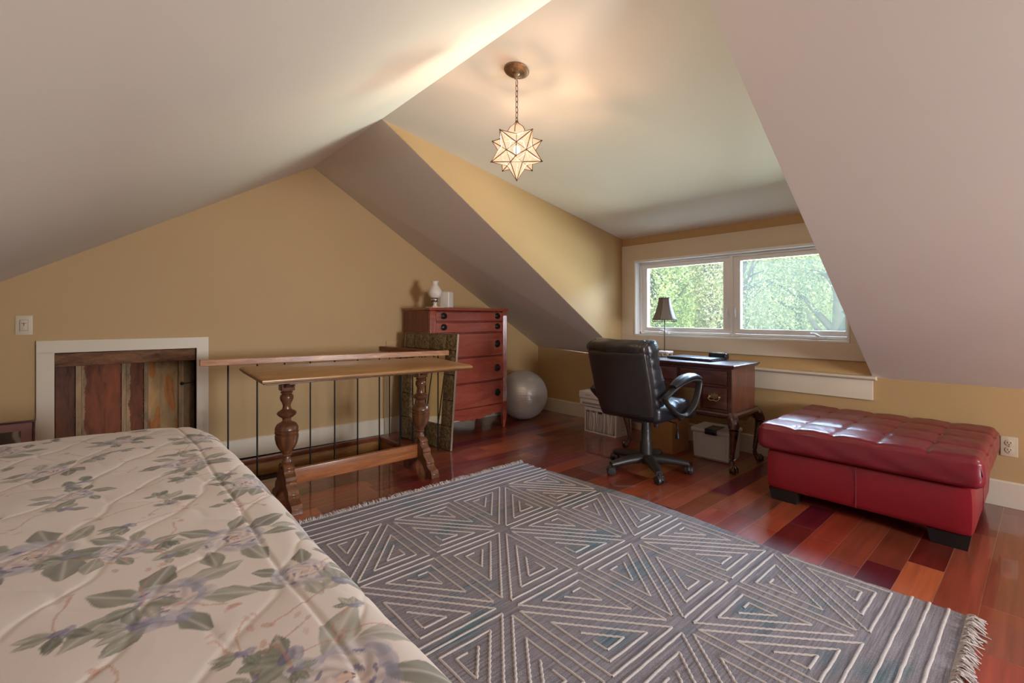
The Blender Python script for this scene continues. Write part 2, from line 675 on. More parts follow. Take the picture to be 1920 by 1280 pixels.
def build_recess():
    """weathered boards and battens behind the opening, painted in patches"""
    x0, x1, z0, z1 = OX0 - .04, OX1 + .04, .0, OZ + .04
    nx, nz = 200, 120
    X, Zz = np.meshgrid(np.linspace(x0, x1, nx), np.linspace(z0, z1, nz))
    u = (X - OX0) / (OX1 - OX0)
    wob = .004 * np.sin(Zz * 17) + .003 * np.sin(Zz * 53 + 1) + np.random.default_rng(5).normal(size=Zz.shape) * .0016 + .004 * np.sin(Zz * 31 + X * 40)
    red = np.array((.21, .060, .022))
    cream = np.array((.36, .235, .13))
    ochre = np.array((.36, .13, .03))
    dark = np.array((.12, .045, .026))
    olive = np.array((.32, .195, .085))
    C = np.zeros((nz, nx, 3)) + cream
    s = u + wob
    C[s < .13] = dark * 1.2
    C[(s > .19) & (s < .44)] = red
    C[(s > .50) & (s < .60)] = red * .75
    C[(s > .65) & (s < .88)] = olive
    C[u > .91] = olive * .6
    blob = np.sin(X * 31 + 2) * np.sin(Zz * 13 + 4) + .5 * np.sin(X * 70 + Zz * 9)
    C[(blob > .35) & (u > .64) & (u < .88)] = ochre
    # battens, proud of the boards
    Y = gy(X) + .12
    for b0, b1 in ((.127, .168), (.437, .47), (.60, .632), (.865, .892)):
        ib = (u > b0) & (u < b1)
        Y[ib] -= .018
        C[ib] = cream * (1.1 if b0 < .6 else .75)
    vs = np.stack([X, Y, Zz], -1).reshape(-1, 3)
    idx = np.arange(nx * nz).reshape(nz, nx)
    fs = np.stack([idx[:-1, :-1], idx[:-1, 1:], idx[1:, 1:], idx[1:, :-1]], -1).reshape(-1, 4)
    me = bpy.data.meshes.new('wall_recess')
    me.from_pydata(vs.tolist(), [], fs.tolist())
    ca = me.color_attributes.new('paint', 'FLOAT_COLOR', 'POINT')
    ca.data.foreach_set('color', np.concatenate([C.reshape(-1, 3), np.ones((nx * nz, 1))], 1).astype(np.float32).ravel())
    me.materials.append(oldboards())
    o = bpy.data.objects.new('wall_recess', me)
    COL.objects.link(o)
    o['kind'] = 'structure'
    # sides of the opening
    s = MB()
    s.box((OX0 - .03, gy(OX0) + .002, 0), (OX0, gy(OX0) + .14, OZ))
    s.box((OX1, gy(OX1) + .002, 0), (OX1 + .03, gy(OX1) + .14, OZ))
    s.box((OX0 - .03, gy(OX0) - .012, OZ), (OX1 + .03, gy(OX0) + .14, OZ + .02))
    struct('trim_4', s, M_TRIM)


build_recess()
bm_ = MB()
bm_.box((OX0 + .002, .065 + .125 - .105, .775), (OX1 - .002, .065 + .125 - .02, OZ - .004), bev=.006)
W_OLD = wood('rough_old_timber', (.035, .014, .008), (.26, .115, .05), .8, (2.5, 9, 9), 3, 0, .5)
beam = bm_.build('trim_5', W_OLD, None, 35, kind='structure', loc=(0, .03, 0))
# iron hook latch on the boards
hk = thing('iron_hook', 'small dark iron hook on the old boards inside the wall recess', 'hook', (-3.48, .205, .60))
hm = MB()
hm.lathe([(.002, -.006), (.013, -.004), (.013, .002), (.004, .006)], 14, 0, Matrix.Rotation(pi / 2, 4, 'X'))
hm.build('plate', M_BLACKM, hk)
MB().tube(smoothpath([(0, -.004, 0), (.02, -.014, .0), (.05, -.014, .004), (.075, -.012, .008), (.082, -.006, .004)], 6), .0032).build('shank', M_BLACKM, hk)

# ------------------------------------------------------------------ dormer window
# casing boards around the window, flush on the wall
ca = MB()
CZ0, CZ1, CY0, CY1 = .788, 1.786, -D2 + .005, -D1 - .003
OY0, OY1, OZ0, OZ1 = -3.11, -1.361, .912, 1.634
t = .022
ca.box((-t, CY0, CZ0), (-.0005, CY1, OZ0), bev=.003)
ca.box((-t, CY0, OZ1), (-.0005, CY1, CZ1), bev=.003)
ca.box((-t, OY1, OZ0), (-.0005, CY1, OZ1), bev=.003)
ca.box((-t, CY0, OZ0), (-.0005, OY0, OZ1), bev=.003)
struct('trim_6', ca, M_TRIM, 35)
# inner edge liner
li = MB()
L0 = -.026
li.box((L0, OY0 + .001, OZ0 - .004), (.15, OY1 - .001, OZ0 + .012), bev=.002)
li.box((L0, OY0 + .001, OZ1 - .020), (.15, OY1 - .001, OZ1 + .001), bev=.002)
li.box((L0, OY1 - .014, OZ0 + .012), (.15, OY1 + .001, OZ1 - .02), bev=.002)
li.box((L0, OY0 - .0005, OZ0 + .012), (.15, OY0 + .014, OZ1 - .02), bev=.002)
li.build('trim_7', M_WHITE, None, 35, kind='structure')
win = bpy.data.objects.new('window_1', None)
COL.objects.link(win)
win['kind'] = 'structure'
XF = .045
fr = MB()
FY0, FY1, FZ0, FZ1 = OY0 + .016, OY1 - .016, OZ0 + .014, OZ1 - .022
ym = -2.266
fr.box((XF, FY0, FZ0), (XF + .09, FY1, FZ0 + .022), bev=.003)
fr.box((XF, FY0, FZ1 - .018), (XF + .09, FY1, FZ1), bev=.003)
fr.box((XF, FY1 - .018, FZ0), (XF + .09, FY1, FZ1), bev=.003)
fr.box((XF, FY0, FZ0), (XF + .09, FY0 + .018, FZ1), bev=.003)
fr.box((XF - .002, ym - .012, FZ0), (XF + .09, ym + .012, FZ1), bev=.002)
fr.build('window_frame', M_WHITE, win, kind='structure')


def glass_mat(name, tint, haze, hazecol):
    m, nt, bs = new_mat(name)
    nt.nodes.remove(bs)
    out = nt.nodes['Material Output']
    tr = nt.nodes.new('ShaderNodeBsdfTransparent')
    tr.inputs[0].default_value = (*tint, 1)
    gl = nt.nodes.new('ShaderNodeBsdfGlossy')
    gl.inputs['Roughness'].default_value = .03
    fz = nt.nodes.new('ShaderNodeFresnel')
    fz.inputs[0].default_value = 1.35
    mx = nt.nodes.new('ShaderNodeMixShader')
    nt.links.new(fz.outputs[0], mx.inputs[0])
    nt.links.new(tr.outputs[0], mx.inputs[1])
    nt.links.new(gl.outputs[0], mx.inputs[2])
    last = mx.outputs[0]
    if haze:
        df = nt.nodes.new('ShaderNodeBsdfDiffuse')
        df.inputs[0].default_value = (*hazecol, 1)
        tl = nt.nodes.new('ShaderNodeBsdfTranslucent')
        tl.inputs[0].default_value = (*hazecol, 1)
        m1 = nt.nodes.new('ShaderNodeMixShader')
        m1.inputs[0].default_value = .7
        nt.links.new(df.outputs[0], m1.inputs[1])
        nt.links.new(tl.outputs[0], m1.inputs[2])
        m2 = nt.nodes.new('ShaderNodeMixShader')
        m2.inputs[0].default_value = haze
        nt.links.new(last, m2.inputs[1])
        nt.links.new(m1.outputs[0], m2.inputs[2])
        last = m2.outputs[0]
    nt.links.new(last, out.inputs[0])
    return m


GL = glass_mat('clear_window_glass', (.96, .98, .97), .018, (.60, .66, .66))
SCR = glass_mat('fine_insect_screen', (.90, .93, .92), .035, (.60, .64, .60))
for si, (ya, yb) in enumerate(((-2.254, FY1 - .019), (FY0 + .019, -2.278))):
    sf = MB()
    g0, g1 = ya + .062, yb - .055
    if si == 1:
        g0, g1 = ya + .01, yb - .055
    z0, z1 = FZ0 + .024, FZ1 - .02
    zg0, zg1 = z0 + .040, z1 - .036
    a, b = XF + .012, XF + .062
    sf.box((a, ya, z0), (b, yb, zg0), bev=.003)
    sf.box((a, ya, zg1), (b, yb, z1), bev=.003)
    sf.box((a, ya, zg0), (b, g0, zg1), bev=.003)
    sf.box((a, g1, zg0), (b, yb, zg1), bev=.003)
    s = sf.build('sash', M_WHITE, win, kind='structure')
    MB().box((a + .026, g0 - .004, zg0 - .004), (a + .030, g1 + .004, zg1 + .004)).build('pane', GL, s, None)
    MB().box((a + .006, g0 - .002, zg0 - .002), (a + .0065, g1 + .002, zg1 + .002)).build('insect_screen', SCR, s, None) if si == 1 else None
    # lock lever beside the meeting stile
    ly = ym + (.030 if si == 0 else -.036)
    lk = MB()
    lk.box((XF - .012, ly - .006, 1.085), (XF - .001, ly + .006, 1.17), bev=.003)
    lk.tube(smoothpath([(XF - .012, ly, 1.155), (XF - .03, ly - .004, 1.135), (XF - .032, ly - .005, 1.11), (XF - .016, ly, 1.085)], 6), .0045)
    lk.build('lock_lever', M_WHITE, win)
    # crank operator on the sill
    ck = MB()
    cyy = -1.65 if si == 0 else -2.89
    zc = FZ0 + .012
    ck.box((XF - .03, cyy - .055, zc - .010), (XF + .0, cyy + .055, zc + .010), bev=.006)
    ck.tube(smoothpath([(XF - .03, cyy - .02, zc + .012), (XF - .036, cyy + .0, zc + .026), (XF - .032, cyy + .03, zc + .03)], 6), [.009] * 6 + [.008] * 7)
    ck.lathe([(.012, 0), (.012, .014), (.006, .018)], 14, 0, Matrix.Translation((XF - .03, cyy - .02, zc + .004)))
    ck.build('crank', M_WHITE, win)
# sill and apron below the window
sh = MB()
prof = [(0, .664), (-.02, .664), (-.03, .668), (-.052, .672), (-.058, .680), (-.054, .690), (-.045, .694), (0, .694)]
vs = [(x, y, z) for y in (-1.35, -3.258) for x, z in prof]
n = len(prof)
sh.add(vs, [tuple(range(n)), tuple(reversed(range(n, 2 * n)))] + [(i, (i + 1) % n, (i + 1) % n + n, i + n) for i in range(n)])
sh.box((-.020, -3.238, .530), (-.0005, -1.37, .664), bev=.003)
struct('trim_8', sh, M_TRIM, 35)
# added window frame at the rear, out of view, for the cool fill
w2 = bpy.data.objects.new('added_window', None)
COL.objects.link(w2)
w2['kind'] = 'structure'
f2 = MB()
for lo, hi in (((RW[0], YB - .10, RW[2]), (RW[1], YB - .04, RW[2] + .05)), ((RW[0], YB - .10, RW[3] - .05), (RW[1], YB - .04, RW[3])),
               ((RW[0], YB - .10, RW[2]), (RW[0] + .05, YB - .04, RW[3])), ((RW[1] - .05, YB - .10, RW[2]), (RW[1], YB - .04, RW[3])),
               ((-1.93, YB - .10, RW[2]), (-1.87, YB - .04, RW[3]))):
    f2.box(lo, hi, bev=.003)
f2.build('window_frame', M_WHITE, w2, kind='structure')
MB().box((RW[0] + .03, YB - .075, RW[2] + .03), (RW[1] - .03, YB - .07, RW[3] - .03)).build('pane', GL, w2, None)

# ------------------------------------------------------------------ outlet, switch, cover plate
M_IVORY = plain('ivory_plastic', (.60, .50, .36), .35, var=.02)
M_SLOT = plain('dark_slot', (.02, .015, .012), .6)
ou = thing('wall_outlet', 'ivory duplex outlet plate on the tan wall beside the red ottoman', 'outlet', (0, -3.8695, .349))
MB().box((-.006, -.035, -.057), (-.0004, .035, .057), bev=.003).build('cover_plate', M_IVORY, ou)
for dz in (.020, -.020):
    r = MB().lathe([(.0172, 0), (.0172, .003), (.0155, .0036)], 24, 0, Matrix.Translation((-.0058, 0, dz)) @ Matrix.Rotation(-pi / 2, 4, 'Y')).build('socket', M_IVORY, ou)
    sl = MB()
    for yy, hh in ((-.0065, .0045), (.0065, .0055)):
        sl.box((-.0098, yy - .0014, dz - hh + .003), (-.0092, yy + .0014, dz + hh + .003))
    sl.box((-.0098, -.0025, dz - .011), (-.0092, .0025, dz - .006))
    sl.build('slots', M_SLOT, r)
MB().lathe([(.003, 0), (.003, .001)], 10, 0, Matrix.Translation((-.006, 0, 0)) @ Matrix.Rotation(-pi / 2, 4, 'Y')).build('screw', M_BRASS, ou)
lsx = -4.288
ls = thing('light_switch', 'ivory dimmer switch plate on the tan gable wall above the recess', 'switch', (lsx, gy(lsx) - .0004, 1.0415), ang)
MB().box((-.038, -.006, -.060), (.038, 0, .060), bev=.003).build('cover_plate', M_IVORY, ls)
MB().box((-.017, -.009, -.033), (.017, -.0055, .033), bev=.0015).build('dimmer_panel', M_IVORY, ls)
gm = MB()
for lo, hi in (((-.0175, -.0094, .0325), (.0175, -.0088, .0335)), ((-.0175, -.0094, -.0335), (.0175, -.0088, -.0325)), ((-.0178, -.0094, -.033), (-.0168, -.0088, .033)),
               ((.0168, -.0094, -.033), (.0178, -.0088, .033)), ((-.001, -.0125, -.004), (.001, -.009, .012)), ((-.012, -.0102, .012), (.012, -.009, .014))):
    gm.box(lo, hi)
gm.build('slider', M_SLOT, ls)
MB().box((-.008, -.0115, -.024), (.008, -.0085, -.014), bev=.001).build('rocker', M_IVORY, ls)
cx_ = -1.850
cp = MB().box((-.078, -.008, -.047), (.078, 0, .047), bev=.003).build('wall_plate', M_WALL, None, 35, (cx_, gy(cx_) - .0004, .82), (0, 0, ang))
tag(cp, 'blank wall plate painted tan on the gable wall behind the railing end', 'wall plate')

# ------------------------------------------------------------------ stair railing
W_RAIL = wood('reddish_handrail_wood', (.24, .085, .035), (.58, .29, .14), .32, (1.6, 16, 16))
rail = thing('stair_railing', 'low wooden handrail on thin black rods around the stair opening', 'railing', (-2.62, -.655, 0), 0)
ox, oy = -2.62, -.655
RA, RB = Vector((-3.475, -.585, 0)), Vector((-1.775, -.742, 0))


def railbox(a, b, z0a, z0b, w, h, bev=.003):
    m = MB()
    d = (b - a).normalized()
    nn = Vector((-d.y, d.x, 0)) * w / 2
    vs = []
    for p, z in ((a, z0a), (b, z0b)):
        for s_, zz in ((-1, 0), (1, 0), (1, h), (-1, h)):
            vs.append(p + nn * s_ + Vector((-ox, -oy, z + zz)))
    m.add(vs, [(0, 1, 2, 3), (7, 6, 5, 4), (0, 4, 5, 1), (1, 5, 6, 2), (2, 6, 7, 3), (3, 7, 4, 0)])
    return m


def bevelmod(o, w=.003, seg=2):
    b = o.modifiers.new('bevel', 'BEVEL')
    b.width = w
    b.segments = seg
    b.limit_method = 'ANGLE'
    return o


bevelmod(railbox(RA, RB, .789, .776, .062, .040).build('handrail', W_RAIL, rail, 35))
RC = Vector((-1.965, gy(-1.96) - .001, 0))
RD = Vector((-1.865, RB.y + .075, 0))
W_RAILD = wood('dark_return_rail_wood', (.09, .022, .010), (.26, .08, .035), .35, (16, 1.6, 16))
bevelmod(railbox(RC, RD, .778, .776, .062, .040).build('handrail', W_RAILD, rail, 35))
for i in range(10):
    x = -3.326 + .163 * i
    y = RA.y + (RB.y - RA.y) * (x - RA.x) / (RB.x - RA.x)
    y = min(y, HY0 - .012)
    MB().cyl((x - ox, y - oy, 0.0), (x - ox, y - oy, .789 - .013 * (i / 10)), .0052, n=10).build('baluster', M_BLACKM, rail)
for k in range(4):
    p = RC.lerp(RD, .16 + .235 * k)
    MB().cyl((p.x - ox, p.y - oy, 0.0), (p.x - ox, p.y - oy, .778), .0052, n=10).build('baluster', M_BLACKM, rail)

# ------------------------------------------------------------------ trestle table
W_TAB = wood('walnut_table', (.055, .018, .008), (.20, .075, .03), .28, (14, 14, 2), 3)
W_TOP = wood('worn_table_top', (.17, .075, .022), (.42, .22, .075), .38, (1.2, 14, 14), 3, .3)
W_RAIL2 = wood('stretcher_wood', (.15, .042, .014), (.42, .15, .05), .3, (1.4, 14, 14))
tx, ty = -2.66, -1.09
tab = thing('trestle_table', 'narrow antique trestle table with turned baluster legs and worn top', 'table', (tx, ty, 0))
top = MB()
TL, TW = .66, .262
layers = [(.738, -.022), (.742, -.010), (.748, -.010), (.752, .0), (.760, .003), (.766, .002), (.772, -.005), (.776, -.016)]
vs, fs = [], []
for z, o in layers:
    for sx, sy in ((-1, -1), (1, -1), (1, 1), (-1, 1)):
        vs.append((sx * (TL + o), sy * (TW + o), z))
for j in range(len(layers) - 1):
    for i in range(4):
        a, b = j * 4 + i, j * 4 + (i + 1) % 4
        fs.append((a, b, b + 4, a + 4))
fs += [(3, 2, 1, 0), tuple(range((len(layers) - 1) * 4, len(layers) * 4))]
top.add(vs, fs)
top.m[:8] = [1] * 8
to = top.build('tabletop', [W_TOP, W_TAB], tab, 35, rot=(radians(2.4), radians(.7), 0))
to.location = (0, 0, .004)
for s_, px_ in ((-1, -3.115), (1, -2.228)):
    lx = px_ - tx
    pm = MB()
    prof = [(.030, .205), (.036, .212), (.040, .225), (.034, .238), (.026, .246), (.030, .256), (.024, .268), (.020, .284), (.030, .292), (.022, .300),
            (.030, .312), (.048, .335), (.062, .365), (.068, .395), (.069, .412), (.063, .417), (.069, .424), (.070, .434), (.064, .440), (.069, .447), (.066, .462), (.054, .480),
            (.032, .490), (.024, .498), (.026, .512), (.036, .518), (.052, .530), (.058, .540), (.052, .550), (.038, .558), (.026, .566), (.022, .585), (.026, .600), (.036, .618), (.040, .634),
            (.036, .648), (.026, .655), (.034, .660), (.036, .666), (.026, .672), (.027, .690)]
    k = .985
    pm.lathe([(r * .93, z * k - .0) for r, z in prof], 32)
    pm.box((-.036, -.036, .665), (.036, .036, .735), bev=.004)
    pm.box((-.032, -.030, .15), (.032, .030, .207), bev=.003)
    post = pm.build('post', W_TAB, tab, 40)
    post.location = (lx, 0, 0)
    bk = MB().prism([(-.14, .738), (-.14, .722), (-.10, .715), (-.06, .700), (-.045, .690), (.045, .690), (.06, .700), (.10, .715), (.14, .722), (.14, .738)], -.022, .022, 0, RYZ)
    b_ = bk.build('bracket', W_TAB, tab, 35)
    b_.location = (lx, 0, -.006)
    # scrolled foot, profile in (y,z)
    half = [(.0, .245), (.018, .245), (.040, .236), (.052, .222), (.050, .205), (.060, .190), (.082, .178), (.090, .160), (.086, .145), (.100, .128), (.124, .112), (.136, .092), (.134, .076), (.150, .062),
            (.182, .050), (.198, .030), (.200, .0), (.120, .0), (.112, .022), (.085, .058), (.048, .085), (.0, .095)]
    prof2 = half + [(-y, z) for y, z in reversed(half[1:-1])]
    ft = MB().prism(prof2, -.030, .030, 0, RYZ)
    f_ = bevelmod(ft.build('foot', W_TAB, tab, 28), .002, 1)
    f_.location = (lx, 0, 0)
MB().box((-3.085 - tx, -.016, .110), (-2.258 - tx, .016, .200), bev=.003).build('stretcher', W_RAIL2, tab)

# ------------------------------------------------------------------ leaning mirror with embossed tile frame
def tile_mat():
    m, nt, bs = new_mat('embossed_olive_leather')
    v = texco(nt)
    f = noise(nt, v, 15, 2, .5, 3.2)
    v2 = nt.nodes.new('ShaderNodeTexVoronoi')
    v2.inputs['Scale'].default_value = 22
    nt.links.new(v, v2.inputs['Vector'])
    nt.links.new(ramp(nt, f, [(.35, (.07, .045, .018)), (.5, (.15, .098, .042)), (.62, (.24, .17, .085))]), bs.inputs['Base Color'])
    bs.inputs['Roughness'].default_value = .45
    bump(nt, bs, f, .8, .008)
    return m


M_TILE = tile_mat()
MA, MBp = Vector((-1.80, -.82, 0)), Vector((-1.893, -.125, 0))
mw = (MBp - MA).length
mh = .945
mr = thing('framed_mirror', 'tall mirror with embossed olive tile frame leaning against the chest', 'mirror', MA)
ex = (MBp - MA).normalized()
nrm = Vector((-ex.y, ex.x, 0))          # towards the room's left? fixed below
if nrm.x > 0:
    nrm = -nrm
upv = (Vector((0, 0, 1)) * mh - nrm * .078).normalized()
nn_ = ex.cross(upv).normalized()
if nn_.dot(nrm) < 0:
    nn_ = -nn_
MM = Matrix(((ex.x, upv.x, nn_.x, 0), (ex.y, upv.y, nn_.y, 0), (ex.z, upv.z, nn_.z, 0), (0, 0, 0, 1)))
th = .018
MO = Matrix.Translation(-nn_ * th * 1.0 + Vector((0, 0, .003)))
bw = .135


def mpiece(a, b, c, d, z0, z1, bev=.003):
    return MB().box((a, c, z0), (b, d, z1), 0, MO @ MM, bev=bev)


fm = MB()
tiles = []
cols_ = [(0, bw), (bw, mw / 2), (mw / 2, mw - bw), (mw - bw, mw)]
rows = [0, .19, .40, .61, mh - bw, mh]
for i in range(5):
    for (a, b) in (cols_[0], cols_[3]):
        tiles.append((a, b, rows[i], rows[i + 1]))
for (a, b) in cols_[1:3]:
    tiles.append((a, b, 0, .19))
    tiles.append((a, b, mh - bw, mh))
g = .0026
for a, b, c, d in tiles:
    fm.box((a + g, c + g, .002), (b - g, d - g, th), 0, MO @ MM, bev=.002)
fo = fm.build('tile_frame', M_TILE, mr)
MB().box((0, 0, 0), (mw, mh, .0045), 0, MO @ MM).build('backing_board', plain('dark_backing', (.03, .018, .010), .7), mr)
bd = MB()
e_ = .005
for a, b, c, d in ((-e_, 0, -.0, mh + e_), (mw, mw + e_, -.0, mh + e_), (-e_, mw + e_, mh, mh + e_)):
    bd.box((a, c, 0), (b, d, th + .002), 0, MO @ MM, bev=.001)
bd.build('edge_strip', plain('bronze_edge', (.30, .20, .13), .35, .5), mr)
mm, nt, bs = new_mat('mirror_silver')
bs.inputs['Metallic'].default_value = 1
bs.inputs['Roughness'].default_value = .03
bs.inputs['Base Color'].default_value = (.86, .80, .66, 1)
MB().box((bw + g, .19 + g, .0045), (mw - bw - g, mh - bw - g, .008), 0, MO @ MM).build('mirror_glass', mm, mr, None)

# ------------------------------------------------------------------ chest of drawers
W_CH = wood('mahogany_chest', (.20, .032, .020), (.34, .075, .045), .26, (1.2, 6, 6), 2, .7, .0)
W_CHS = wood('dark_mahogany_side', (.09, .010, .006), (.22, .035, .018), .32, (12, 12, 1.4), 3, .3)
chx, chy = -1.327, -.235
ch = thing('chest_of_drawers', 'tall reddish mahogany bow-front chest with five drawers and oval pulls', 'chest of drawers', (chx, chy, 0))
M_PULL = plain('blackened_bronze', (.035, .025, .022), .3, .7, var=.3, scale=60)
cw, cdp, chh = .44, .225, 1.15


def bow(x, d=.028):
    return -d * (1 - (x / cw) ** 2)


def bowplate(x0, x1, z0, z1, y_in, thick, n=22, d=.028, edge=.0):
    """a panel following the bow front, its face at y_in+bow"""
    m = MB()
    vs, fs = [], []
    for i in range(n + 1):
        x = lerp(x0, x1, i / n)
        yf = y_in + bow(x, d)
        vs += [(x, yf, z0), (x, yf, z1), (x, yf + thick, z1), (x, yf + thick, z0)]
    for i in range(n):
        for k in range(4):
            a, b = i * 4 + k, i * 4 + (k + 1) % 4
            fs.append((a, b, b + 4, a + 4))
    fs += [(3, 2, 1, 0), (n * 4, n * 4 + 1, n * 4 + 2, n * 4 + 3)]
    return m.add(vs, fs)


yF = -cdp
bd = MB()
bd.box((-cw + .03, -cdp + .03, .21), (cw - .03, cdp, chh - .01))
bd.build('carcass', W_CHS, ch)
for sx in (-1, 1):
    MB().box((sx * cw - (.02 if sx > 0 else 0), -cdp + .03, .20), (sx * cw + (.02 if sx < 0 else 0), cdp + .001, chh - .005)).build('side_panel', W_CHS, ch)
    for bx, by, leg in ((sx * (cw - .028), -cdp + .008, 'front'), (sx * (cw - .028), cdp - .028, 'rear')):
        lm = MB()
        if leg == 'front':
            lm.box((bx - .028, by - .012, .20), (bx + .028, by + .03, chh - .006), bev=.003)
            for q in range(4):
                xx = bx - .018 + q * .012
                lm.cyl((xx, by - .012, .25), (xx, by - .012, chh - .05), .004, n=8)
        lv = [(.026, .20), (.024, .12), (.014, .03), (.012, 0.0)]
        for (ra, za), (rb_, zb) in zip(lv[:-1], lv[1:]):
            vs = [(bx + a * ra, by + .008 + b * ra * .8, za) for a, b in ((-1, -1), (1, -1), (1, 1), (-1, 1))] + [(bx + a * rb_, by + .008 + b * rb_ * .8, zb) for a, b in ((-1, -1), (1, -1), (1, 1), (-1, 1))]
            lm.add(vs, [(0, 1, 2, 3), (7, 6, 5, 4), (0, 4, 5, 1), (1, 5, 6, 2), (2, 6, 7, 3), (3, 7, 4, 0)])
        lm.build('leg', W_CH, ch)
tp = MB()
n = 24
vs, fs = [], []
for z, o in ((chh - .004, .006), (chh + .004, .014), (chh + .018, .016), (chh + .022, .010)):
    ring = [(-cw - o, cdp + .004), ] + [(lerp(-cw - o, cw + o, i / n), -cdp - .004 - o * .6 + bow(lerp(-cw, cw, i / n), .026)) for i in range(n + 1)] + [(cw + o, cdp + .004)]
    vs += [(x, y, z) for x, y in ring]
L = n + 3
for j in range(3):
    for i in range(L):
        a, b = j * L + i, j * L + (i + 1) % L
        fs.append((a, b, b + L, a + L))
fs += [tuple(reversed(range(L))), tuple(range(3 * L, 4 * L))]
tp.add(vs, fs).build('top', W_CH, ch, 30)
x0d, x1d = -cw + .057, cw - .057
edges = [(1.052, 1.132), (.948, 1.036), (.722, .932), (.482, .706), (.246, .466)]
for di, (z0, z1) in enumerate(edges):
    d = bevelmod(bowplate(x0d, x1d, z0, z1, yF + .002, .03).build('drawer', W_CH, ch, 30), .003, 2)
    for sx in (-1, 1):
        hx = sx * .308
        hz = (z0 + z1) / 2 + (.006 if di < 2 else 0)
        hy = yF + .002 + bow(hx) - .001
        rr = .034 if di < 2 else .036
        hm = MB()
        sc = Matrix.Diagonal((1.0, 1, .86 if di < 2 else 1, 1)) if True else None
        mat = Matrix.Translation((hx, hy, hz)) @ sc @ Matrix.Rotation(pi / 2, 4, 'X')
        hm.lathe([(rr, 0), (rr, .003), (rr * .85, .005), (rr * .7, .003), (rr * .55, .006), (rr * .3, .009), (.002, .010)], 26, 0, mat)
        pts = [(hx + rr * .72 * cos(a), hy - .012, hz + rr * .62 * sin(a) - .004) for a in [2 * pi * q / 20 for q in range(20)]]
        hm.tube(pts, .0028, 6, closed=True, up=(0, 1, 0))
        hm.build('drawer_pull', M_PULL, d)
for z in (1.044, .940, .714, .474, .238):
    bowplate(x0d - .002, x1d + .002, z - .006, z + .006, yF + .012, .02).build('drawer_rail', W_CHS, ch, 30)
# scalloped apron
ap = MB()
n = 60
vs, fs = [], []
for i in range(n + 1):
    x = lerp(x0d, x1d, i / n)
    u = abs(x) / x1d
    zb = .150 - .030 * max(0, cos(u * pi / 2 * 1.6)) + (.05 * max(0, (u - .86) / .14) ** 2) + .010 * abs(sin(u * pi * 3.5))
    y = yF + .006 + bow(x)
    vs += [(x, y, zb), (x, y, .236), (x, y + .018, .236), (x, y + .018, zb)]
for i in range(n):
    for k in range(4):
        a, b = i * 4 + k, i * 4 + (k + 1) % 4
        fs.append((a, b, b + 4, a + 4))
fs += [(3, 2, 1, 0), (n * 4, n * 4 + 1, n * 4 + 2, n * 4 + 3)]
ap.add(vs, fs).build('apron', W_CH, ch, 30)
ctop = chh + .0225

# oil lamp
M_MILK = plain('milk_glass', (.74, .68, .60), .25, var=.04, scale=60, bumps=.25, bscale=120, bdist=.002)
M_SILV = plain('silver_metal', (.62, .60, .58), .18, 1, var=.05)
ol = thing('oil_lamp', 'small white hobnail oil lamp with silver burner on the chest', 'lamp', (-1.625, -.31, ctop))
MB().box((-.062, -.062, 0), (.062, .062, .009), bev=.004).build('base', M_MILK, ol)
MB().lathe([(.030, .009), (.026, .014), (.017, .022), (.015, .036), (.020, .044), (.024, .048)], 24).build('stem', M_MILK, ol)
MB().lathe([(.022, .047), (.034, .054), (.036, .060), (.026, .064), (.036, .068), (.038, .076), (.034, .082), (.038, .086), (.030, .092), (.026, .094)], 28).build('burner', M_SILV, ol, 50)
pr = [(.034, .092), (.044, .10), (.056, .118), (.062, .136), (.060, .155), (.050, .175), (.036, .195), (.026, .210), (.023, .222), (.027, .236), (.034, .246)]


def shade_pt(u, v):
    i = min(int(v * (len(pr) - 1)), len(pr) - 2)
    t_ = v * (len(pr) - 1) - i
    r, z = lerp(pr[i][0], pr[i + 1][0], t_), lerp(pr[i][1], pr[i + 1][1], t_)
    a = 2 * pi * u
    k_ = max(0, (v - .86) / .14)
    return ((r + .003 * k_ * sin(a * 9)) * cos(a), (r + .003 * k_ * sin(a * 9)) * sin(a), z + .003 * k_ * sin(a * 9))


mbs = MB().grid(54, 34, shade_pt, closed_u=True)
o = mbs.build('chimney', M_MILK, ol, 60)
s_ = o.modifiers.new('solid', 'SOLIDIFY')
s_.thickness = .003
cn = thing('white_canister', 'smooth white rounded square canister beside the oil lamp', 'canister', (-1.495, -.305, ctop), radians(28))
M_WPL = plain('white_plastic', (.70, .64, .57), .35, var=.02)
MB().box((-.048, -.048, 0), (.048, .048, .150), bev=.012, seg=4).build('body', M_WPL, cn)
MB().box((-.042, -.042, .150), (.042, .042, .153), bev=.001).build('lid', M_WPL, cn)

# ------------------------------------------------------------------ exercise ball
mb_, nt, bs = new_mat('pearly_ball_vinyl')
v = texco(nt)
nt.links.new(ramp(nt, noise(nt, v, 3), [(.3, (.50, .46, .42)), (.7, (.56, .52, .49))]), bs.inputs['Base Color'])
bs.inputs['Roughness'].default_value = .33
bs.inputs['Metallic'].default_value = .35
wv = nt.nodes.new('ShaderNodeTexWave')
wv.bands_direction = 'Z'
wv.inputs['Scale'].default_value = 12
wv.inputs['Distortion'].default_value = 1.5
nt.links.new(v, wv.inputs['Vector'])
bump(nt, bs, wv.outputs['Fac'], .12, .004)
bl = MB()
rb2 = .262
bl.lathe([(max(.0005, rb2 * cos(a)), rb2 * sin(a) * .985) for a in np.linspace(-pi / 2, pi / 2, 40)], 56, 0, Matrix.Rotation(radians(25), 4, 'X'))
ball = bl.build('exercise_ball', mb_, None, 60, loc=(-.545, -.325, rb2 * .995))
tag(ball, 'large pearly grey exercise ball on the floor beside the chest', 'exercise ball')

